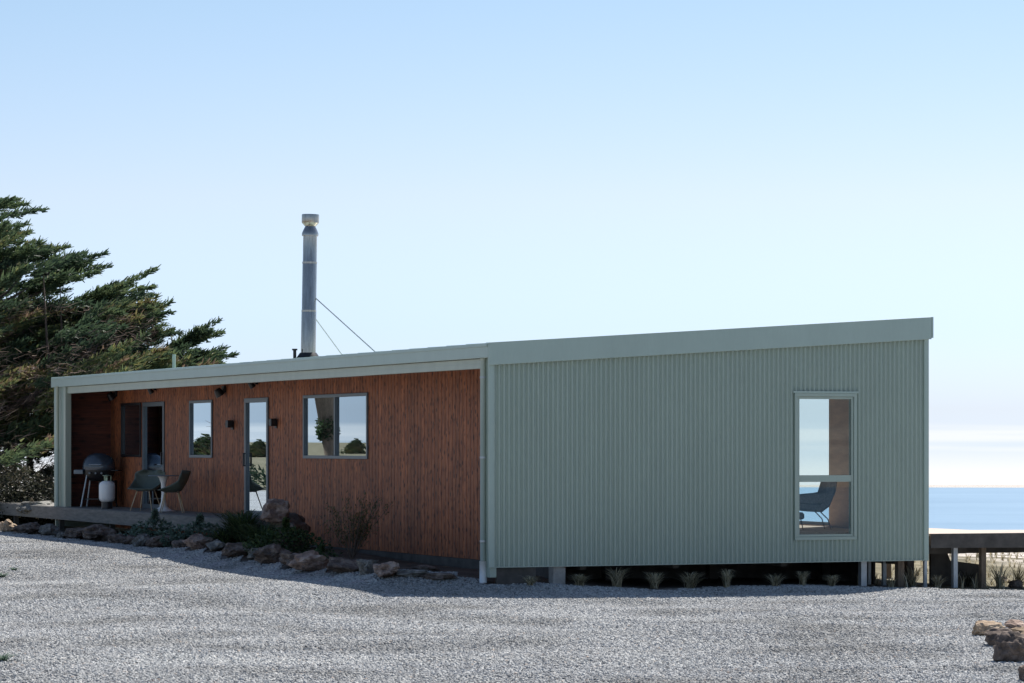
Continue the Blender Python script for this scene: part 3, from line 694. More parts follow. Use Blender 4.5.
# ------------------------------------------------------------------ furniture
def shell_mesh(w_, d, back, arm):
    """bucket shell: param grid; facing local -Y"""
    V = []; Fq = []; nu, nv = 24, 18
    for j in range(nv+1):
        t = j/nv
        # spine profile: front edge -> seat -> curve -> back top
        if t < 0.45: q = t/0.45; y = -d/2+q*d*0.82; z = 0.02*(1-q)**2-0.03*math.sin(q*math.pi)
        else:
            q = (t-0.45)/0.55; y = -d/2+d*0.82+math.sin(q*1.35)*0.13+q*0.06; z = back*(q**1.15)
        hw = w_/2*(0.86+0.14*math.sin(min(1, t*1.6)*math.pi/2)) if t < 0.75 else w_/2*(1-0.55*((t-0.75)/0.25)**2)
        for i in range(nu+1):
            s = -1+2*i/nu
            rise = arm*abs(s)**3*math.sin(min(1, t/0.6)*math.pi/2)*(1-max(0, (t-0.6)/0.4))**1.0
            pull = -0.16*abs(s)**2.2*max(0, (t-0.35)/0.65)
            V.append((s*hw, y+pull, z+rise))
    for j in range(nv):
        for i in range(nu): Fq.append((j*(nu+1)+i, j*(nu+1)+i+1, (j+1)*(nu+1)+i+1, (j+1)*(nu+1)+i))
    mb = MB(); mb.add(V, Fq); return mb
def chair(name, loc_, rz, label, cat, sh_h=0.43, w_=0.62, d=0.52, back=0.40, arm=0.22, mat='shell', leg='beech', group=None, lr=0.011):
    c0 = empty(name, loc_, rz, label, cat, group)
    sh = shell_mesh(w_, d, back, arm)
    sh.v = [(a, b_, z+sh_h) for a, b_, z in sh.v]
    s = sh.build('seat_shell', M[mat], c0, smooth=True); q = s.modifiers.new('solid', 'SOLIDIFY'); q.thickness = 0.016
    for sx in (-1, 1):
        for sy in (-1, 1):
            MB().tube([(sx*0.13, sy*0.12, sh_h-0.015), (sx*0.24, sy*0.22, 0.0)], [lr*1.2, lr*0.85], 8).build('leg', M[leg], c0, smooth=True)
    MB().box(-0.15, 0.15, -0.135, -0.115, sh_h-0.04, sh_h-0.02).box(-0.15, 0.15, 0.115, 0.135, sh_h-0.04, sh_h-0.02).box(-0.01, 0.01, -0.114, 0.114, sh_h-0.038, sh_h-0.022).build('frame', M['dark'], c0)
    return c0
DK = 0.785
def porch(px, u): v = v_at(px, u); return P(u, v, DK)
ch1 = chair('garden_chair', porch(146, 0.42), R_(-20), 'left grey-green bucket armchair on pale splayed legs beside the white pedestal table', 'chair', group='bucket armchairs on the porch', w_=0.66, back=0.38)
ch2 = copy_tree(ch1); ch2.location = porch(172, 0.42); ch2.rotation_euler = (0, 0, R_(-88))
ch2['label'] = 'right grey-green bucket armchair seen side-on with its back towards the door'
tb = empty('pedestal_table', porch(163.5, 0.62), 0, 'white tulip-shaped pedestal table between the two bucket armchairs on the porch', 'table')
MB().lathe([(0.0, 0), (0.24, 0), (0.245, 0.008), (0.16, 0.03), (0.08, 0.09), (0.048, 0.2), (0.04, 0.36), (0.052, 0.55), (0.09, 0.66), (0.12, 0.695), (0, 0.695)], 32).build('pedestal', M['white'], tb, smooth=True, angle=50)
MB().lathe([(0, 0.697), (0.30, 0.697), (0.31, 0.705), (0.30, 0.715), (0, 0.715)], 40).build('tabletop', M['shelf'], tb, smooth=True, angle=40)
# barbecue
bq = empty('barbecue', porch(99, 0.62), R_(-8), 'black lidded gas barbecue on angled legs with a grey side shelf, against the side wall', 'barbecue')
DM = Matrix.Translation((0, 0, 0.79)) @ Matrix.Diagonal((1.22, 0.95, 1, 1))
MB().lathe([(0, 0.0), (0.285, 0.0), (0.292, 0.03), (0.285, 0.12), (0.255, 0.22), (0.20, 0.30), (0.12, 0.345), (0.04, 0.36), (0, 0.362)], 36, M=DM).build('lid', M['hood'], bq, smooth=True, angle=50)
MB().lathe([(0, -0.24), (0.15, -0.24), (0.23, -0.17), (0.28, -0.05), (0.285, -0.003), (0, -0.003)], 36, M=DM).build('firebox', M['dark'], bq, smooth=True, angle=50)
MB().box(-0.50, -0.30, -0.19, 0.19, 0.70, 0.79).build('side_shelf', M['shelf'], bq, bevel=0.012)
MB().box(0.30, 0.46, -0.17, 0.17, 0.765, 0.79).build('side_shelf', M['dark'], bq, bevel=0.008)
MB().tube([(-0.13, -0.24, 0.90), (-0.13, -0.31, 0.90), (0.13, -0.31, 0.90), (0.13, -0.24, 0.90)], 0.012, 8).build('handle', M['galv'], bq)
for sx, sy in ((-1, -1), (-1, 1), (1, -1), (1, 1)):
    MB().tube([(sx*0.22, sy*0.15, 0.68), (sx*0.33, sy*0.23, 0.0)], 0.018, 8).build('leg', M['galv' if sx < 0 else 'dark'], bq)
MB().box(-0.02, 0.34, 0.02, 0.24, 0.12, 0.56).build('cabinet', M['dark'], bq, bevel=0.015)
MB().box(-0.27, 0.27, -0.16, 0.16, 0.16, 0.18).build('lower_shelf', M['dark'], bq)
for k in (-0.13, 0.0, 0.13): MB().lathe([(0, 0), (0.024, 0), (0.02, 0.03), (0, 0.03)], 12, M=Matrix.Translation((k, -0.255, 0.72)) @ Matrix.Rotation(R_(90), 4, 'X')).build('knob', M['shelf'], bq)
gb_ = empty('gas_bottle', porch(107, 0.25)+Vector((0, 0, 0)), 0, 'white gas bottle with a green-tinged valve standing in front of the barbecue', 'gas bottle')
BZ = 0.10
MB().lathe([(0.0, BZ+0.03), (0.10, BZ+0.035), (0.15, BZ+0.075), (0.165, BZ+0.13), (0.165, BZ+0.38), (0.15, BZ+0.43), (0.10, BZ+0.468), (0.03, BZ+0.48), (0, BZ+0.48)], 32).build('cylinder_body', M['white'], gb_, smooth=True, angle=60)
MB().lathe([(0.11, 0), (0.115, 0), (0.115, BZ+0.06), (0.108, BZ+0.06)], 28).build('foot_ring', M['dark'], gb_, smooth=True, angle=40)
MB().lathe([(0, BZ+0.478), (0.025, BZ+0.478), (0.022, BZ+0.54), (0.012, BZ+0.545), (0.012, BZ+0.57), (0.035, BZ+0.572), (0.035, BZ+0.60), (0, BZ+0.60)], 16).build('valve', M['brass'], gb_, smooth=True, angle=40)
cr = MB()
for k in range(3):
    a = 2*math.pi*k/3; cr.tube([(0.08*math.cos(a), 0.08*math.sin(a), BZ+0.46), (0.085*math.cos(a), 0.085*math.sin(a), BZ+0.58)], 0.01, 6)
for k in range(20):
    a = 2*math.pi*k/20; b_ = 2*math.pi*(k+1)/20; cr.tube([(0.085*math.cos(a), 0.085*math.sin(a), BZ+0.585), (0.085*math.cos(b_), 0.085*math.sin(b_), BZ+0.585)], 0.009, 6, cap=False)
cr.build('collar', M['brass'], gb_)
# lounge chair inside the gable window
lc = empty('lounge_chair', P(u_at(812, 1.35)-0.02, 1.35, FLOOR+0.008), R_(-84), 'charcoal upholstered lounge chair on thin metal legs seen through the gable window', 'chair')
lp = [(-0.42, 0.33), (-0.40, 0.44), (-0.10, 0.42), (0.05, 0.40), (0.14, 0.50), (0.21, 0.74), (0.29, 0.80), (0.36, 0.76), (0.34, 0.60), (0.24, 0.36), (0.12, 0.27), (-0.1, 0.28)]
MB().prism([(a, b_) for a, b_ in lp], (-0.30, 0.30), 'x').build('upholstery', M['uph'], lc, bevel=0.035, smooth=True, angle=60)
for sx in (-1, 1):
    MB().prism([(-0.36, 0.40), (0.12, 0.40), (0.20, 0.58), (0.10, 0.56), (-0.36, 0.52)], (sx*0.30-0.03, sx*0.30+0.03), 'x').build('armrest', M['uph'], lc, bevel=0.015)
    MB().tube([(sx*0.22, -0.28, 0.28), (sx*0.24, -0.34, 0.0)], 0.009, 8).build('leg', M['steel'], lc)
    MB().tube([(sx*0.22, 0.10, 0.28), (sx*0.23, 0.22, 0.16), (sx*0.24, 0.27, 0.0)], 0.009, 8).build('leg', M['steel'], lc)
fs_ = empty('footstool', P(u_at(797, 1.15)-0.02, 1.15, FLOOR+0.008), 0, 'small round dark footstool beside the lounge chair behind the gable window', 'footstool')
MB().lathe([(0, 0.16), (0.10, 0.16), (0.13, 0.18), (0.13, 0.24), (0.10, 0.27), (0, 0.275)], 24).build('cushion', M['uph'], fs_, smooth=True)
for k in range(3):
    a = 2*math.pi*k/3+0.3; MB().tube([(0.08*math.cos(a), 0.08*math.sin(a), 0.17), (0.12*math.cos(a), 0.12*math.sin(a), 0)], 0.008, 6).build('leg', M['dark'], fs_)

# ------------------------------------------------------------------ rocks
import bmesh
def rock(x, y, w_, h_, d_, seed, mat, label, group=None, sink=0.12, rz=None, zoff=0):
    rng = random.Random(seed); bm = bmesh.new(); bmesh.ops.create_icosphere(bm, subdivisions=4, radius=1)
    cuts = [(Vector((rng.gauss(0, 1), rng.gauss(0, 1), rng.gauss(0, 0.8))).normalized(), rng.uniform(0.55, 0.85)) for _ in range(9)]
    o3 = Vector((rng.random()*50, rng.random()*50, rng.random()*50))
    for vtx in bm.verts:
        p = vtx.co.copy()
        for n_, dd in cuts:
            e = p.dot(n_)-dd
            if e > 0: p -= n_*e*0.9
        p *= 1+0.30*noise.noise(p*1.5+o3)+0.17*noise.noise(p*4+o3)+0.09*noise.noise(p*9+o3)
        vtx.co = (p.x*w_/2*1.15, p.y*d_/2*1.1, p.z*h_/2*1.2)
    me = bpy.data.meshes.new('rock'); bm.to_mesh(me); bm.free(); me.materials.append(M[mat])
    me.polygons.foreach_set('use_smooth', [True]*len(me.polygons))
    try: me.set_sharp_from_angle(angle=R_(22))
    except Exception: pass
    o = bpy.data.objects.new('rock', me); COL.objects.link(o)
    o.location = (x, y, tz(x, y)+h_*(0.5-sink)+zoff); o.rotation_euler = (0, 0, rng.uniform(-0.5, 0.5) if rz is None else rz)
    return tag(o, label, 'rock', group)
border = [ # px, u, w px, h px, mat, label
 (8, -1.15, 15, 13, 'rock_tan', 'small sunlit tan rock at the far left end of the border'),
 (30, -1.1, 27, 14, 'rock_brown', 'wide dark brown rock just right of the small sunlit tan rock'),
 (49, -1.15, 20, 13, 'rock_grey', 'grey brown rock below the left corner post of the porch'),
 (61, -1.4, 9, 9, 'rock_grey', 'small pale grey stone in front of the border below the left corner post'),
 (76, -1.15, 20, 13, 'rock_brown', 'low brown rock below the barbecue, right of the small pale stone'),
 (97, -1.05, 33, 20, 'rock_brown', 'large rounded reddish brown rock below the gas bottle'),
 (118, -1.25, 22, 12, 'rock_brown', 'low brown rock just right of the large reddish brown rock'),
 (131, -1.2, 14, 12, 'rock_brown', 'small dark rock just left of the blocky blue-grey rock below the left armchair'),
 (143.5, -1.3, 15, 15, 'rock_grey', 'blocky blue-grey rock below the left armchair'),
 (161, -1.2, 25, 15, 'rock_brown', 'dark brown rock below the white pedestal table'),
 (179, -1.2, 16, 11, 'rock_brown', 'small low brown rock below the right armchair'),
 (197, -1.25, 27, 17, 'rock_pink', 'domed pinkish rock in the border left of the fern clump'),
 (216, -1.2, 18, 12, 'rock_grey', 'low grey rock just right of the domed pinkish one'),
 (239, -1.25, 23, 16, 'rock_brown', 'brown rock in front of the fern clump'),
 (256, -1.2, 16, 12, 'rock_grey', 'small grey rock below the pinkish boulder, between two larger brown rocks'),
 (272, -1.25, 27, 18, 'rock_brown', 'rounded brown rock below and right of the fern clump'),
 (296, -1.3, 26, 17, 'rock_brown', 'rough brown rock left of the pale-faced tan boulder'),
 (314, -1.35, 32, 20, 'rock_pink', 'pale-faced tan boulder, the tallest in the border below the wide window'),
 (343, -1.3, 34, 19, 'rock_brown', 'long dark brown boulder below the sparse shrub'),
 (367, -1.25, 19, 18, 'rock_grey', 'squarish grey boulder near the right end of the border'),
 (386, -1.25, 26, 17, 'rock_pink', 'sloping pale rock at the right end of the border'),
]
for i, (px, u, wp, hp, mt, lb) in enumerate(border):
    v = v_at(px, u); x, y, _ = P(u, v); s = F/y
    rock(x, y, wp/s*1.1, hp/s*0.88, wp/s*1.3+0.1, 100+i, mt, lb, 'rocks edging the garden bed')
v = v_at(276, -0.1); x, y, _ = P(-0.1, v); rock(x, y, 0.60, 0.33, 0.6, 77, 'rock_pink', 'pinkish white boulder standing behind the ferns under the glazed door', 'boulders in the garden bed', zoff=0.50)
v = v_at(284, 0.1); x, y, _ = P(0.1, v); rock(x, y, 0.75, 0.75, 0.9, 78, 'rock_brown', 'dark boulder under the pinkish white boulder in the bed', 'boulders in the garden bed', sink=0.2)
for i, (px, u, wd, mt, lb) in enumerate(((412, -0.9, 0.55, 'rock_grey', 'flat grey slab lying right of the border rocks'), (438, -0.6, 0.5, 'rock_brown', 'thin brown slab lying near the downpipe'), (425, -0.2, 0.45, 'rock_brown', 'flat dark slab behind the two others near the downpipe'))):
    v = v_at(px, u); x, y, _ = P(u, v); rock(x, y, wd, 0.10, 0.45, 140+i, mt, lb, 'stone slabs by the downpipe')
cl = [(987, 634, 30, 13, 'rock_tan', 'flat light brown rock, leftmost of the cluster at the right edge'),
      (1002, 645, 32, 17, 'rock_brown', 'flat-topped brown rock in the middle of the cluster at the right edge'),
      (1013, 660, 36, 26, 'rock_brown', 'biggest dark brown rock in the cluster at the right edge'),
      (1030, 640, 34, 16, 'rock_tan', 'light brown rock at the picture edge behind the biggest rock of the cluster'),
      (1016, 628, 20, 9, 'rock_pink', 'small pinkish rock at the back of the cluster at the right edge'),
      (1032, 680, 24, 18, 'rock_brown', 'dark rock in the bottom right corner of the picture')]
for i, (px, py, wp, hp, mt, lb) in enumerate(cl):
    x, y = hit(px, py+2); s = F/y; rock(x, y, wp/s*1.1, hp/s*1.15, wp/s*1.1, 200+i, mt, lb, 'rocks at the right edge of the gravel', rz=0.2*i)

# ------------------------------------------------------------------ plants
def blades(n, rng, h, spread, wid, arch, zt0=0.0):
    """arching strap blades; returns V,T,tint"""
    V = []; T_ = []; A = []
    for _ in range(n):
        az = rng.uniform(0, 2*math.pi); hh = h*rng.uniform(0.55, 1.1); sp_ = spread*rng.uniform(0.3, 1.1); ww = wid*rng.uniform(0.7, 1.2)
        dx, dy = math.cos(az), math.sin(az); bx_, by_ = rng.gauss(0, spread*0.08), rng.gauss(0, spread*0.08); tint = rng.random()
        K = 5; o = len(V)
        for k in range(K+1):
            t_ = k/K; r = sp_*t_**1.3; z = hh*(t_*(1+arch)-arch*t_*t_*1.0)-arch*hh*0.3*t_**3
            wk = ww*(1-t_)**0.6*0.5+0.0005
            V += [(bx_+dx*r-dy*wk, by_+dy*r+dx*wk, z), (bx_+dx*r+dy*wk, by_+dy*r-dx*wk, z)]; A += [tint, tint]
            if k: a = o+2*(k-1); T_.append((a, a+1, a+3, a+2))
    return V, T_, A
def leafy(n, rng, rx, ry, h, ls, base=0.0):
    V = []; T_ = []; A = []
    for _ in range(n):
        th = rng.uniform(0, 2*math.pi); rr_ = rng.random()**0.5; z = rng.random(); env = math.sin(min(1, z*1.1+0.15)*math.pi)**0.6
        p = Vector((rx*rr_*math.cos(th)*env, ry*rr_*math.sin(th)*env, base+h*z))
        d = Vector((rng.gauss(0, 1), rng.gauss(0, 1), rng.gauss(0.3, 0.6))).normalized(); s_ = d.cross(Vector((rng.gauss(0, 1), rng.gauss(0, 1), 1))).normalized()
        l = ls*rng.uniform(0.6, 1.2); o = len(V); V += [p, p+d*l*0.5+s_*l*0.28, p+d*l, p+d*l*0.5-s_*l*0.28]
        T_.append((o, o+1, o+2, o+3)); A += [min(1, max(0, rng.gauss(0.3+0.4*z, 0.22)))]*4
    return V, T_, A
def plant(name, x, y, data, mat, label, cat, group=None, zoff=0, part='foliage', stem=None):
    e = empty(name, (x, y, tz(x, y)+zoff), 0, label, cat, group)
    V, T_, A = data
    npmesh(part, np.array([tuple(p) for p in V]), np.array(T_), M[mat], e, A)
    if stem: stem.build('stem', M['bark'], e)
    return e
rng = random.Random(4)
tus = [(530, 0.9), (580, 1.15), (617, 1.2), (655, 0.95), (690, 1.25), (727, 1.1), (775, 1.25), (803, 1.1), (832, 0.9)]
tl = ['smallest dry grass tuft by the skirt board near the downpipe', 'upright dry grass tuft right of the concrete pile', 'spreading dry grass tuft, third from the downpipe', 'thin dry grass tuft, fourth from the downpipe',
      'wide pale dry grass tuft, fifth from the downpipe', 'greenish dry tuft halfway along the gable wall', 'bushy dry grass tuft left of the gable window', 'dry grass tuft under the left edge of the gable window', 'low dry grass tuft under the middle of the gable window']
for i, (px, k) in enumerate(tus):
    v = -0.22+0.05*math.sin(i*2.1); u = u_at(px, v); x, y, _ = P(u, v)
    plant('grass_tussock', x, y, blades(int(rng.uniform(110, 240)), rng, 0.24*k*rng.uniform(0.7, 1.25), 0.24*k*rng.uniform(0.7, 1.3), 0.008, rng.uniform(0.4, 0.9)), 'drygrass', tl[i], 'grass tuft', 'dry grass tufts along the gable wall', part='blades')
def at_bed(px, u): v = v_at(px, u); x, y, _ = P(u, v); return x, y
x, y = at_bed(243, -0.5); plant('fern', x, y, blades(420, rng, 0.75, 0.8, 0.026, 0.65), 'fern', 'dark green fern clump with long fronds below the glazed door', 'fern', 'ferns in the bed', part='fronds')
x, y = at_bed(262, -0.75); plant('fern', x, y, blades(380, rng, 0.58, 0.7, 0.024, 0.7), 'fern', 'lower dark fern spreading in front of the pinkish white boulder', 'fern', 'ferns in the bed', part='fronds')
x, y = at_bed(225, -0.8); plant('fern', x, y, blades(200, rng, 0.4, 0.55, 0.024, 0.7), 'fern', 'small dark fern at the left foot of the big fern clump', 'fern', 'ferns in the bed', part='fronds')
x, y = at_bed(286, -0.75); plant('shrub', x, y, leafy(2200, rng, 0.75, 0.4, 0.62, 0.07), 'fern', 'low dark leafy shrub right of the fern clump', 'shrub', 'low leafy plants in the bed')
x, y = at_bed(155, -0.75); plant('shrub', x, y, leafy(1000, rng, 0.5, 0.35, 0.62, 0.08), 'bluegreen', 'blue-green leafy plant in front of the deck below the pedestal table', 'shrub', 'low leafy plants in the bed')
x, y = at_bed(135, -0.6); plant('shrub', x, y, leafy(350, rng, 0.35, 0.3, 0.3, 0.07), 'bluegreen', 'small blue-green leafy plant in front of the deck below the left armchair', 'shrub', 'low leafy plants in the bed')
x, y = at_bed(200, -0.7); plant('shrub', x, y, leafy(1500, rng, 0.8, 0.35, 0.55, 0.08), 'bluegreen', 'wide blue-green leafy plant behind the domed pinkish rock', 'shrub', 'low leafy plants in the bed')
x, y = at_bed(322, -0.7); plant('shrub', x, y, leafy(420, rng, 0.35, 0.3, 0.28, 0.06), 'fern', 'small dark shrub behind the tallest tan boulder', 'shrub', 'low leafy plants in the bed')
# sparse shrub with stems
x, y = at_bed(352, 0.1); st_ = MB(); dat = ([], [], [])
for k in range(20):
    az = rng.uniform(0, 6.28); lean_ = rng.uniform(0.1, 0.7); hh = rng.uniform(0.5, 1.05)
    tip = Vector((math.cos(az)*lean_, math.sin(az)*lean_, hh)); st_.tube([(0, 0, 0), tip*0.5+Vector((0, 0, 0.06)), tip], [0.008, 0.005, 0.003], 5)
    for q in range(70):
        f_ = rng.uniform(0.35, 1.0); p = tip*f_+Vector((rng.gauss(0, 0.05), rng.gauss(0, 0.05), rng.gauss(0, 0.04)))
        d = Vector((rng.gauss(0, 1), rng.gauss(0, 1), rng.gauss(0.5, 0.5))).normalized(); s_ = d.cross(Vector((0.3, 0.2, 1))).normalized(); l = 0.07; o = len(dat[0])
        dat[0].extend([p, p+d*l*0.5+s_*l*0.15, p+d*l, p+d*l*0.5-s_*l*0.15]); dat[1].append((o, o+1, o+2, o+3)); dat[2].extend([rng.random()]*4)
plant('sparse_shrub', x, y, dat, 'olive', 'sparse wispy olive shrub against the timber wall right of the wide window', 'shrub', stem=st_)
# weeds beyond the gravel at right
wd = [(912, 0.3, 'dry weed clump beside the right-hand piles of the house', 0.34, 'drygrass'), (938, -0.1, 'low dry weed left of the galvanised deck post', 0.22, 'drygrass'), (968, 0.6, 'greenish weed between the two deck posts', 0.28, 'scrub'),
      (1000, 0.2, 'tall dry weed right of the brown deck post', 0.42, 'drygrass'), (1018, 1.2, 'dark weed clump at the right picture edge under the deck', 0.35, 'scrub'), (890, 0.0, 'tiny dry weed left of the rough timber pile', 0.16, 'drygrass'), (948, 2.0, 'dark low bush behind the galvanised deck post', 0.4, 'scrub')]
for i, (px, v, lb, h_, mt) in enumerate(wd):
    u = u_at(px, v); x, y, _ = P(u, v); plant('weed', x, y, blades(70, rng, h_, h_*0.9, 0.012, 0.35), mt, lb, 'weed', 'weeds around the deck posts', part='blades')
for px, py, h_, lb in ((2, 578, 0.10, 'low green weed growing in the gravel at the left edge, upper one'), (14, 571, 0.07, 'tiny green weed just right of the upper weed in the gravel'), (3, 662, 0.10, 'low green weed in the gravel near the bottom left corner')):
    x, y = hit(px, py); plant('weed', x, y, blades(60, rng, h_, h_*2.2, 0.012, 0.5), 'bluegreen', lb, 'weed', 'weeds in the gravel', part='blades')
# scattered dry grass beyond (uncountable)
Vs = []; Ts = []; As = []
r2 = random.Random(9)
for _ in range(2600):
    u = r2.uniform(6.2, 34); v = r2.uniform(-3, 26)
    if u < 8 and v < -0.6: continue
    if v < -0.8 and u < 11.5: continue
    x, y, _ = P(u, v)
    if not (0.11*y < x < 0.19*y+1): continue
    z = tz(x, y); V, T_, A = blades(7, r2, r2.uniform(0.08, 0.28), 0.16, 0.014, 0.4); o = len(Vs)
    Vs += [(a+x, b_+y, c_+z) for a, b_, c_ in V]; Ts += [tuple(q+o for q in f) for f in T_]; As += A
gg = npmesh('dry_grass', np.array(Vs), np.array(Ts), M['drygrass'], None, As); tag(gg, 'dry tufted grass covering the slope beyond the deck', 'grass', kind='stuff')
# fine bits of driftwood-like lumps behind
for i, (px, py, wp, hp, lb) in enumerate(((1003, 583, 12, 7, 'small brown rock beyond the gravel by the tall dry weed'), (1016, 588, 14, 8, 'dark rock beyond the gravel at the right edge'))):
    x, y = hit(px, py); s = F/y; rock(x, y, wp/s, hp/s, wp/s, 300+i, 'rock_brown', lb, 'rocks beyond the gravel')

# ------------------------------------------------------------------ wind-swept cypress trees
def plumes(specs, rng, leaf_per_m=230, lw=0.022, ll=0.13):
    """specs: list of (tip, dir, length, radius, tint)"""
    Vs = []; As = []
    for tip, d, ln, rad, tint in specs:
        n = int(leaf_per_m*ln)
        t_ = rng.random(n)**0.8                       # 0 = tip, 1 = base
        prof = rad*np.sin(np.clip(t_*0.92+0.04, 0, 1)*math.pi)**0.7*(0.35+0.65*t_)+0.02
        d = d/np.linalg.norm(d); side = np.cross(d, [0, 0, 1.0]); side /= np.linalg.norm(side); up = np.cross(side, d)
        a = rng.normal(0, 1, n)*0.75; b_ = rng.normal(0, 1, n)*0.30
        bend = -0.10*ln*(t_**2)
        c = tip[None]-d[None]*(t_*ln)[:, None]+side[None]*(a*prof)[:, None]+up[None]*(b_*prof+bend)[:, None]
        ld = d[None]*1.0+side[None]*(a*0.55)[:, None]+up[None]*(0.25+0.5*b_)[:, None]+rng.normal(0, 0.33, (n, 3))
        ld /= np.linalg.norm(ld, axis=1)[:, None]
        sd_ = np.cross(ld, rng.normal(0, 1, (n, 3))); sd_ /= np.linalg.norm(sd_, axis=1)[:, None]
        l = ll*rng.uniform(0.6, 1.4, n)[:, None]; w2 = lw*rng.uniform(0.7, 1.5, n)[:, None]
        q = np.stack([c-sd_*w2, c+sd_*w2, c+ld*l+sd_*w2*0.3, c+ld*l-sd_*w2*0.3], 1).reshape(-1, 3)
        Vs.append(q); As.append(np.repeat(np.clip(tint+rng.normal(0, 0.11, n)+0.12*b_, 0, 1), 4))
    V = np.concatenate(Vs); A = np.concatenate(As); T_ = np.arange(len(V)).reshape(-1, 4)
    return V, T_, A
ENV = [(-185, 480), (-150, 340), (-80, 215), (-40, 190), (0, 198), (45, 208), (62, 248), (108, 252), (158, 270), (172, 300), (215, 322), (237, 350), (245, 380)]
TY = 79.0
def env_z(X):
    px = 512+X*F/TY; e = np.interp(px, [a for a, _ in ENV], [b_ for _, b_ in ENV]); return EYE+(HY-e)*TY/F
def wind_tree(name, origin, label, group, seed, tips, n_fill, twigs=True):
    rng = np.random.default_rng(seed)
    root = empty(name, origin, 0, label, 'tree', group); o = np.array(origin)
    zb = origin[2]
    # trunk: several leaning stems
    tk = MB(); 
    tk.tube([(0, 0, -0.3), (0.3, 0, 1.2), (1.2, 0.2, 3.0), (2.5, 0.1, 5.0), (3.6, 0, 6.6)], [0.62, 0.5, 0.4, 0.28, 0.12], 12)
    tk.tube([(0.2, 0.1, 0.8), (2.2, -1.0, 2.0), (5.0, -1.6, 3.2), (8.0, -1.5, 4.1)], [0.4, 0.3, 0.2, 0.08], 10)
    tk.tube([(0.1, 0.1, 0.6), (2.6, 1.3, 1.9), (6.2, 1.9, 2.8), (9.8, 1.6, 3.4)], [0.38, 0.28, 0.18, 0.07], 10)
    tk.build('trunk', M['bark'], root, smooth=True)
    specs = []; anchors = []
    for (X, Y, Z, ln, rad, ang) in tips:
        d = np.array([math.cos(ang), rng.normal(0, 0.15), math.sin(ang)]); specs.append((np.array([X, Y, Z])-o, d, ln, rad, rng.uniform(0.15, 0.6)))
        # side sprays along the branch
        for k in range(4):
            f_ = rng.uniform(0.35, 1.1)*ln; s_ = -1 if k % 2 else 1
            d2 = d+np.array([0, s_*0.5, rng.uniform(-0.1, 0.3)]); specs.append((np.array([X, Y, Z])-o-d*f_+np.array([0.15, s_*0.35, 0.12]), d2, ln*0.6, rad*0.75, rng.uniform(0.1, 0.75)))
        anchors.append(np.array([X, Y, Z])-o-d*ln*0.7)
    cnt = 0
    while cnt < n_fill:
        X = rng.uniform(-17, -6.4); dpt = rng.normal(0, 2.4); zt_ = env_z(X)-abs(dpt)*0.35
        z0_ = 0.5+ (1.0 if X > -11 else 0)
        if zt_ < z0_+0.5: continue
        Z = zt_-(zt_-z0_)*rng.random()**1.15-0.4
        # gaps: clumpy density
        cl_ = noise.noise(Vector((X*0.38, dpt*0.38, Z*0.75+seed)))
        if cl_ < -0.16: continue
        if X > -11.5 and cl_ < 0.02 and rng.random() < 0.8: continue
        if px_low(X, Z) and rng.random() < 0.2: continue
        ang = rng.normal(0.26, 0.16); d = np.array([math.cos(ang), rng.normal(0, 0.35), math.sin(ang)])
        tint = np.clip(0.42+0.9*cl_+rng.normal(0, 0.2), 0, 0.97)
        if rng.random() < 0.03: tint = 0.98
        specs.append((np.array([X, TY+dpt, Z])-o, d, rng.uniform(0.9, 2.2), rng.uniform(0.2, 0.42), tint)); cnt += 1
        if rng.random() < 0.07: anchors.append(specs[-1][0]-d*1.0)
    V, T_, A = plumes(specs, rng)
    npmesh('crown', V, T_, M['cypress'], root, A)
    lb = MB()
    bases = [np.array([1.2, 0.2, 3.0]), np.array([2.5, 0.1, 5.0]), np.array([2.2, -1.0, 2.0]), np.array([5.0, -1.6, 3.2]), np.array([2.6, 1.3, 1.9]), np.array([6.2, 1.9, 2.8]), np.array([8, -1.5, 4.1]), np.array([9.8, 1.6, 3.4])]
    for a in anchors:
        b_ = min(bases, key=lambda q: np.linalg.norm(q-a)+(5 if q[0] > a[0]+0.5 else 0)); mid = (a+b_)/2+np.array([0, 0, -0.25])
        lb.tube([tuple(b_), tuple(mid+rng.normal(0, 0.15, 3)), tuple(a)], [0.055, 0.035, 0.012], 5, cap=False)
    lb.build('limbs', M['bark'], root, smooth=True)
    if twigs:
        n = 24000; X = rng.uniform(-14.6, -9, n); dp_ = rng.normal(0, 3.0, n); Z = rng.uniform(0.4, 5.6, n)
        keep = np.array([noise.noise(Vector((a*0.55, b_*0.5, c_*1.1))) > -0.08 for a, b_, c_ in zip(X, dp_, Z)]) & (Z < env_z(X)-0.9-abs(dp_)*0.3)
        X, dp_, Z = X[keep], dp_[keep], Z[keep]; n = len(X)
        c = np.stack([X, TY-1.0+dp_, Z], 1)-o; d = np.stack([rng.normal(0.75, 0.35, n), rng.normal(0, 0.5, n), rng.normal(0.25, 0.38, n)], 1); d /= np.linalg.norm(d, axis=1)[:, None]
        sd_ = np.cross(d, rng.normal(0, 1, (n, 3))); sd_ /= np.linalg.norm(sd_, axis=1)[:, None]; l = rng.uniform(0.12, 0.40, n)[:, None]; w2 = 0.007
        q = np.stack([c-sd_*w2, c+sd_*w2, c+d*l+sd_*w2*0.3, c+d*l-sd_*w2*0.3], 1).reshape(-1, 3)
        npmesh('dead_twigs', q, np.arange(len(q)).reshape(-1, 4), M['twig'], root, np.repeat(rng.random(n), 4))
    return root
def px_low(X, Z): return Z < 3.4
def W_(px, py, Y): return ((px-512)*Y/F, Y, EYE+(HY-py)*Y/F)
tp = []
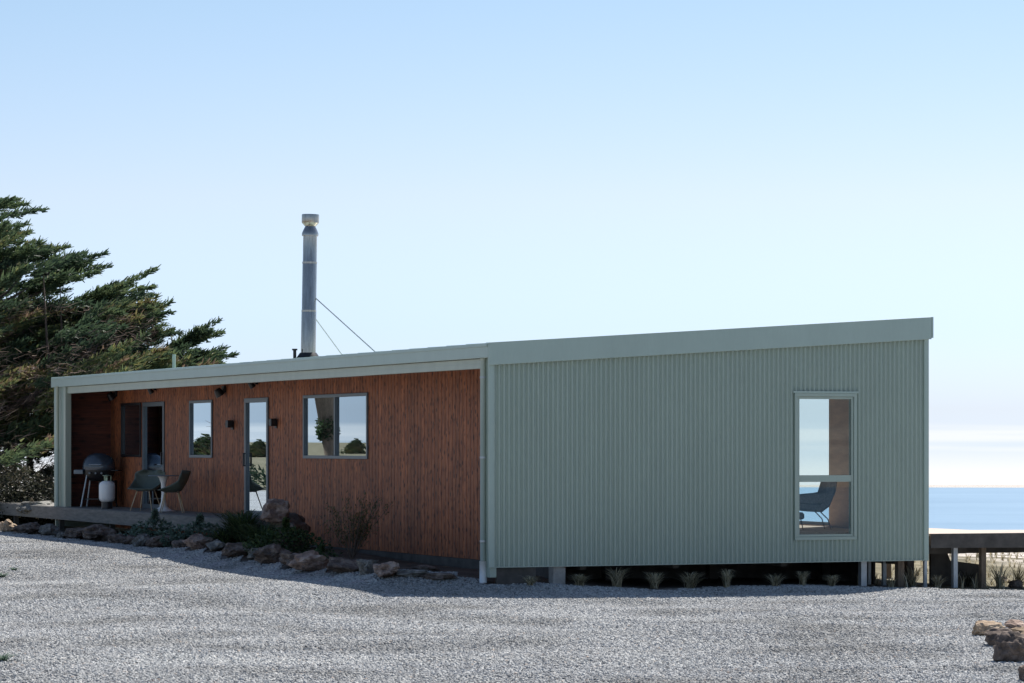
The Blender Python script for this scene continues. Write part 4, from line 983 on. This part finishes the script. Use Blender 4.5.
for px, py, Y, ln, rad, ang in [(45, 210, 79, 1.9, .26, .12), (18, 200, 80, 1.6, .28, .25), (28, 224, 77, 1.2, .2, .2), (30, 232, 80, 1.3, .22, .3), (52, 250, 78, 1.2, .18, .1), (68, 247, 80, 1.0, .14, .2), (30, 204, 78, 1.4, .2, .05),
        (108, 253, 79, 1.6, .24, .2), (85, 253, 77, 1.5, .25, .35), (112, 266, 80, 1.6, .22, .1), (100, 272, 78, 1.5, .22, .2), (90, 262, 80, 1.5, .24, .5), (157, 268, 79, 2.3, .26, .42), (155, 287, 78, 1.5, .2, .12), (153, 295, 80, 1.6, .22, .2), (135, 283, 79, 1.8, .28, .5), (125, 297, 79, 2, .3, .3),
        (172, 302, 79, 2.2, .26, .35), (173, 313, 78, 1.4, .18, .05), (165, 325, 79, 1.8, .26, .45), (150, 318, 78, 1.8, .28, .3), (140, 330, 80, 1.8, .3, .3), (220, 320, 79, 1.8, .26, .5), (224, 332, 79, 1.2, .2, .25), (205, 330, 80, 1.5, .24, .6), (180, 333, 79, 1.0, .16, .1), (190, 345, 78, 1.6, .26, .4), (236, 355, 79, 1.3, .2, .1), (225, 348, 80, 1.5, .25, .3), (200, 352, 79, 1.6, .28, .3), (175, 350, 78, 1.8, .3, .25)]:
    X, Y, Z = W_(px, py, Y); tp.append((X, Y, Z, ln, rad, ang))
tree = wind_tree('cypress_tree', (-16.5, TY, tz(-16.5, TY)), 'big wind-swept cypress leaning over the left end of the house', 'wind-swept cypress trees', 3, tp, 900)
# the same kind further off to the left, out of frame, mirrored in the windows
def mirrored(px, Yv):
    u, v = UV((px-512)/F*Yv, Yv); return P(2*(REC+0.012)-u, v)
for i, (px, Yv, tall, lb) in enumerate(((200, 330, 3.6, 'small cypress far out to the left of the house'), (256, 380, 3.1, 'lowest cypress on the far rise'), (354, 420, 3.3, 'cypress furthest to the left on the rise'))):
    q = mirrored(px, Yv); zg = tz(q.x, q.y); s_ = (tall-zg)/8.4
    c_ = copy_tree(tree); c_.location = (q.x-5*s_, q.y, zg-0.1); c_.scale = (s_, s_, s_); c_.rotation_euler = (0, 0, R_(4*i)); c_['label'] = lb

# post and dark leaves invented out of view, shaped for the wide window's reflection
def mirrored(px, Yv):
    u, v = UV((px-512)/F*Yv, Yv); return P(2*(REC+0.012)-u, v)
pp = mirrored(331.5, 70.0); gz = tz(pp.x, pp.y)
po = empty('added_reflection_post', (pp.x, pp.y, gz), 0, 'added leaning timber post with dark leaves, unseen except mirrored in the wide window', 'post')
ld_ = (mirrored(322, 70.0)-pp).normalized()
MB().tube([Vector((0, 0, -0.1)), ld_*0.02+Vector((0, 0, 1.6)), ld_*0.22+Vector((0, 0, 3.4))], [0.08, 0.14, 0.26], 10).build('shaft', M['oldwood'], po, smooth=True)
V, T_, A = leafy(2600, random.Random(5), 0.24, 0.24, 0.85, 0.10)
cr_ = npmesh('added_leaves', np.array([tuple(Vector(p)+ld_*0.10+Vector((0, 0, 2.20-gz))) for p in V]), np.array(T_), M['fern'], po, A)

# undergrowth beneath the cypress
ru = random.Random(12)
ub = [(8, 492, 1.9, 'dark scrubby bush under the cypress at the left picture edge'), (30, 494, 1.6, 'dark scrubby bush under the cypress just left of the corner post'), (-20, 490, 2.1, 'dark scrubby bush left of the picture edge'), (48, 490, 1.3, 'low dark bush tucked behind the corner post')]
for i, (px, py, hh, lb) in enumerate(ub):
    Y = 71+i*0.8; X = (px-512)*Y/F
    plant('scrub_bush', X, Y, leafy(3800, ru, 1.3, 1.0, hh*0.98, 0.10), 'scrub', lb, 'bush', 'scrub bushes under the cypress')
for i, (px, Y, wd_, lb) in enumerate(((38, 68.5, 0.7, 'pale blue-grey stone lying under the cypress beside the corner post'), (26, 69, 0.5, 'small grey stone under the cypress left of the pale one'))):
    X = (px-512)*Y/F; rock(X, Y, wd_, wd_*0.45, wd_, 400+i, 'rock_grey', lb, 'stones under the cypress', zoff=0.35)
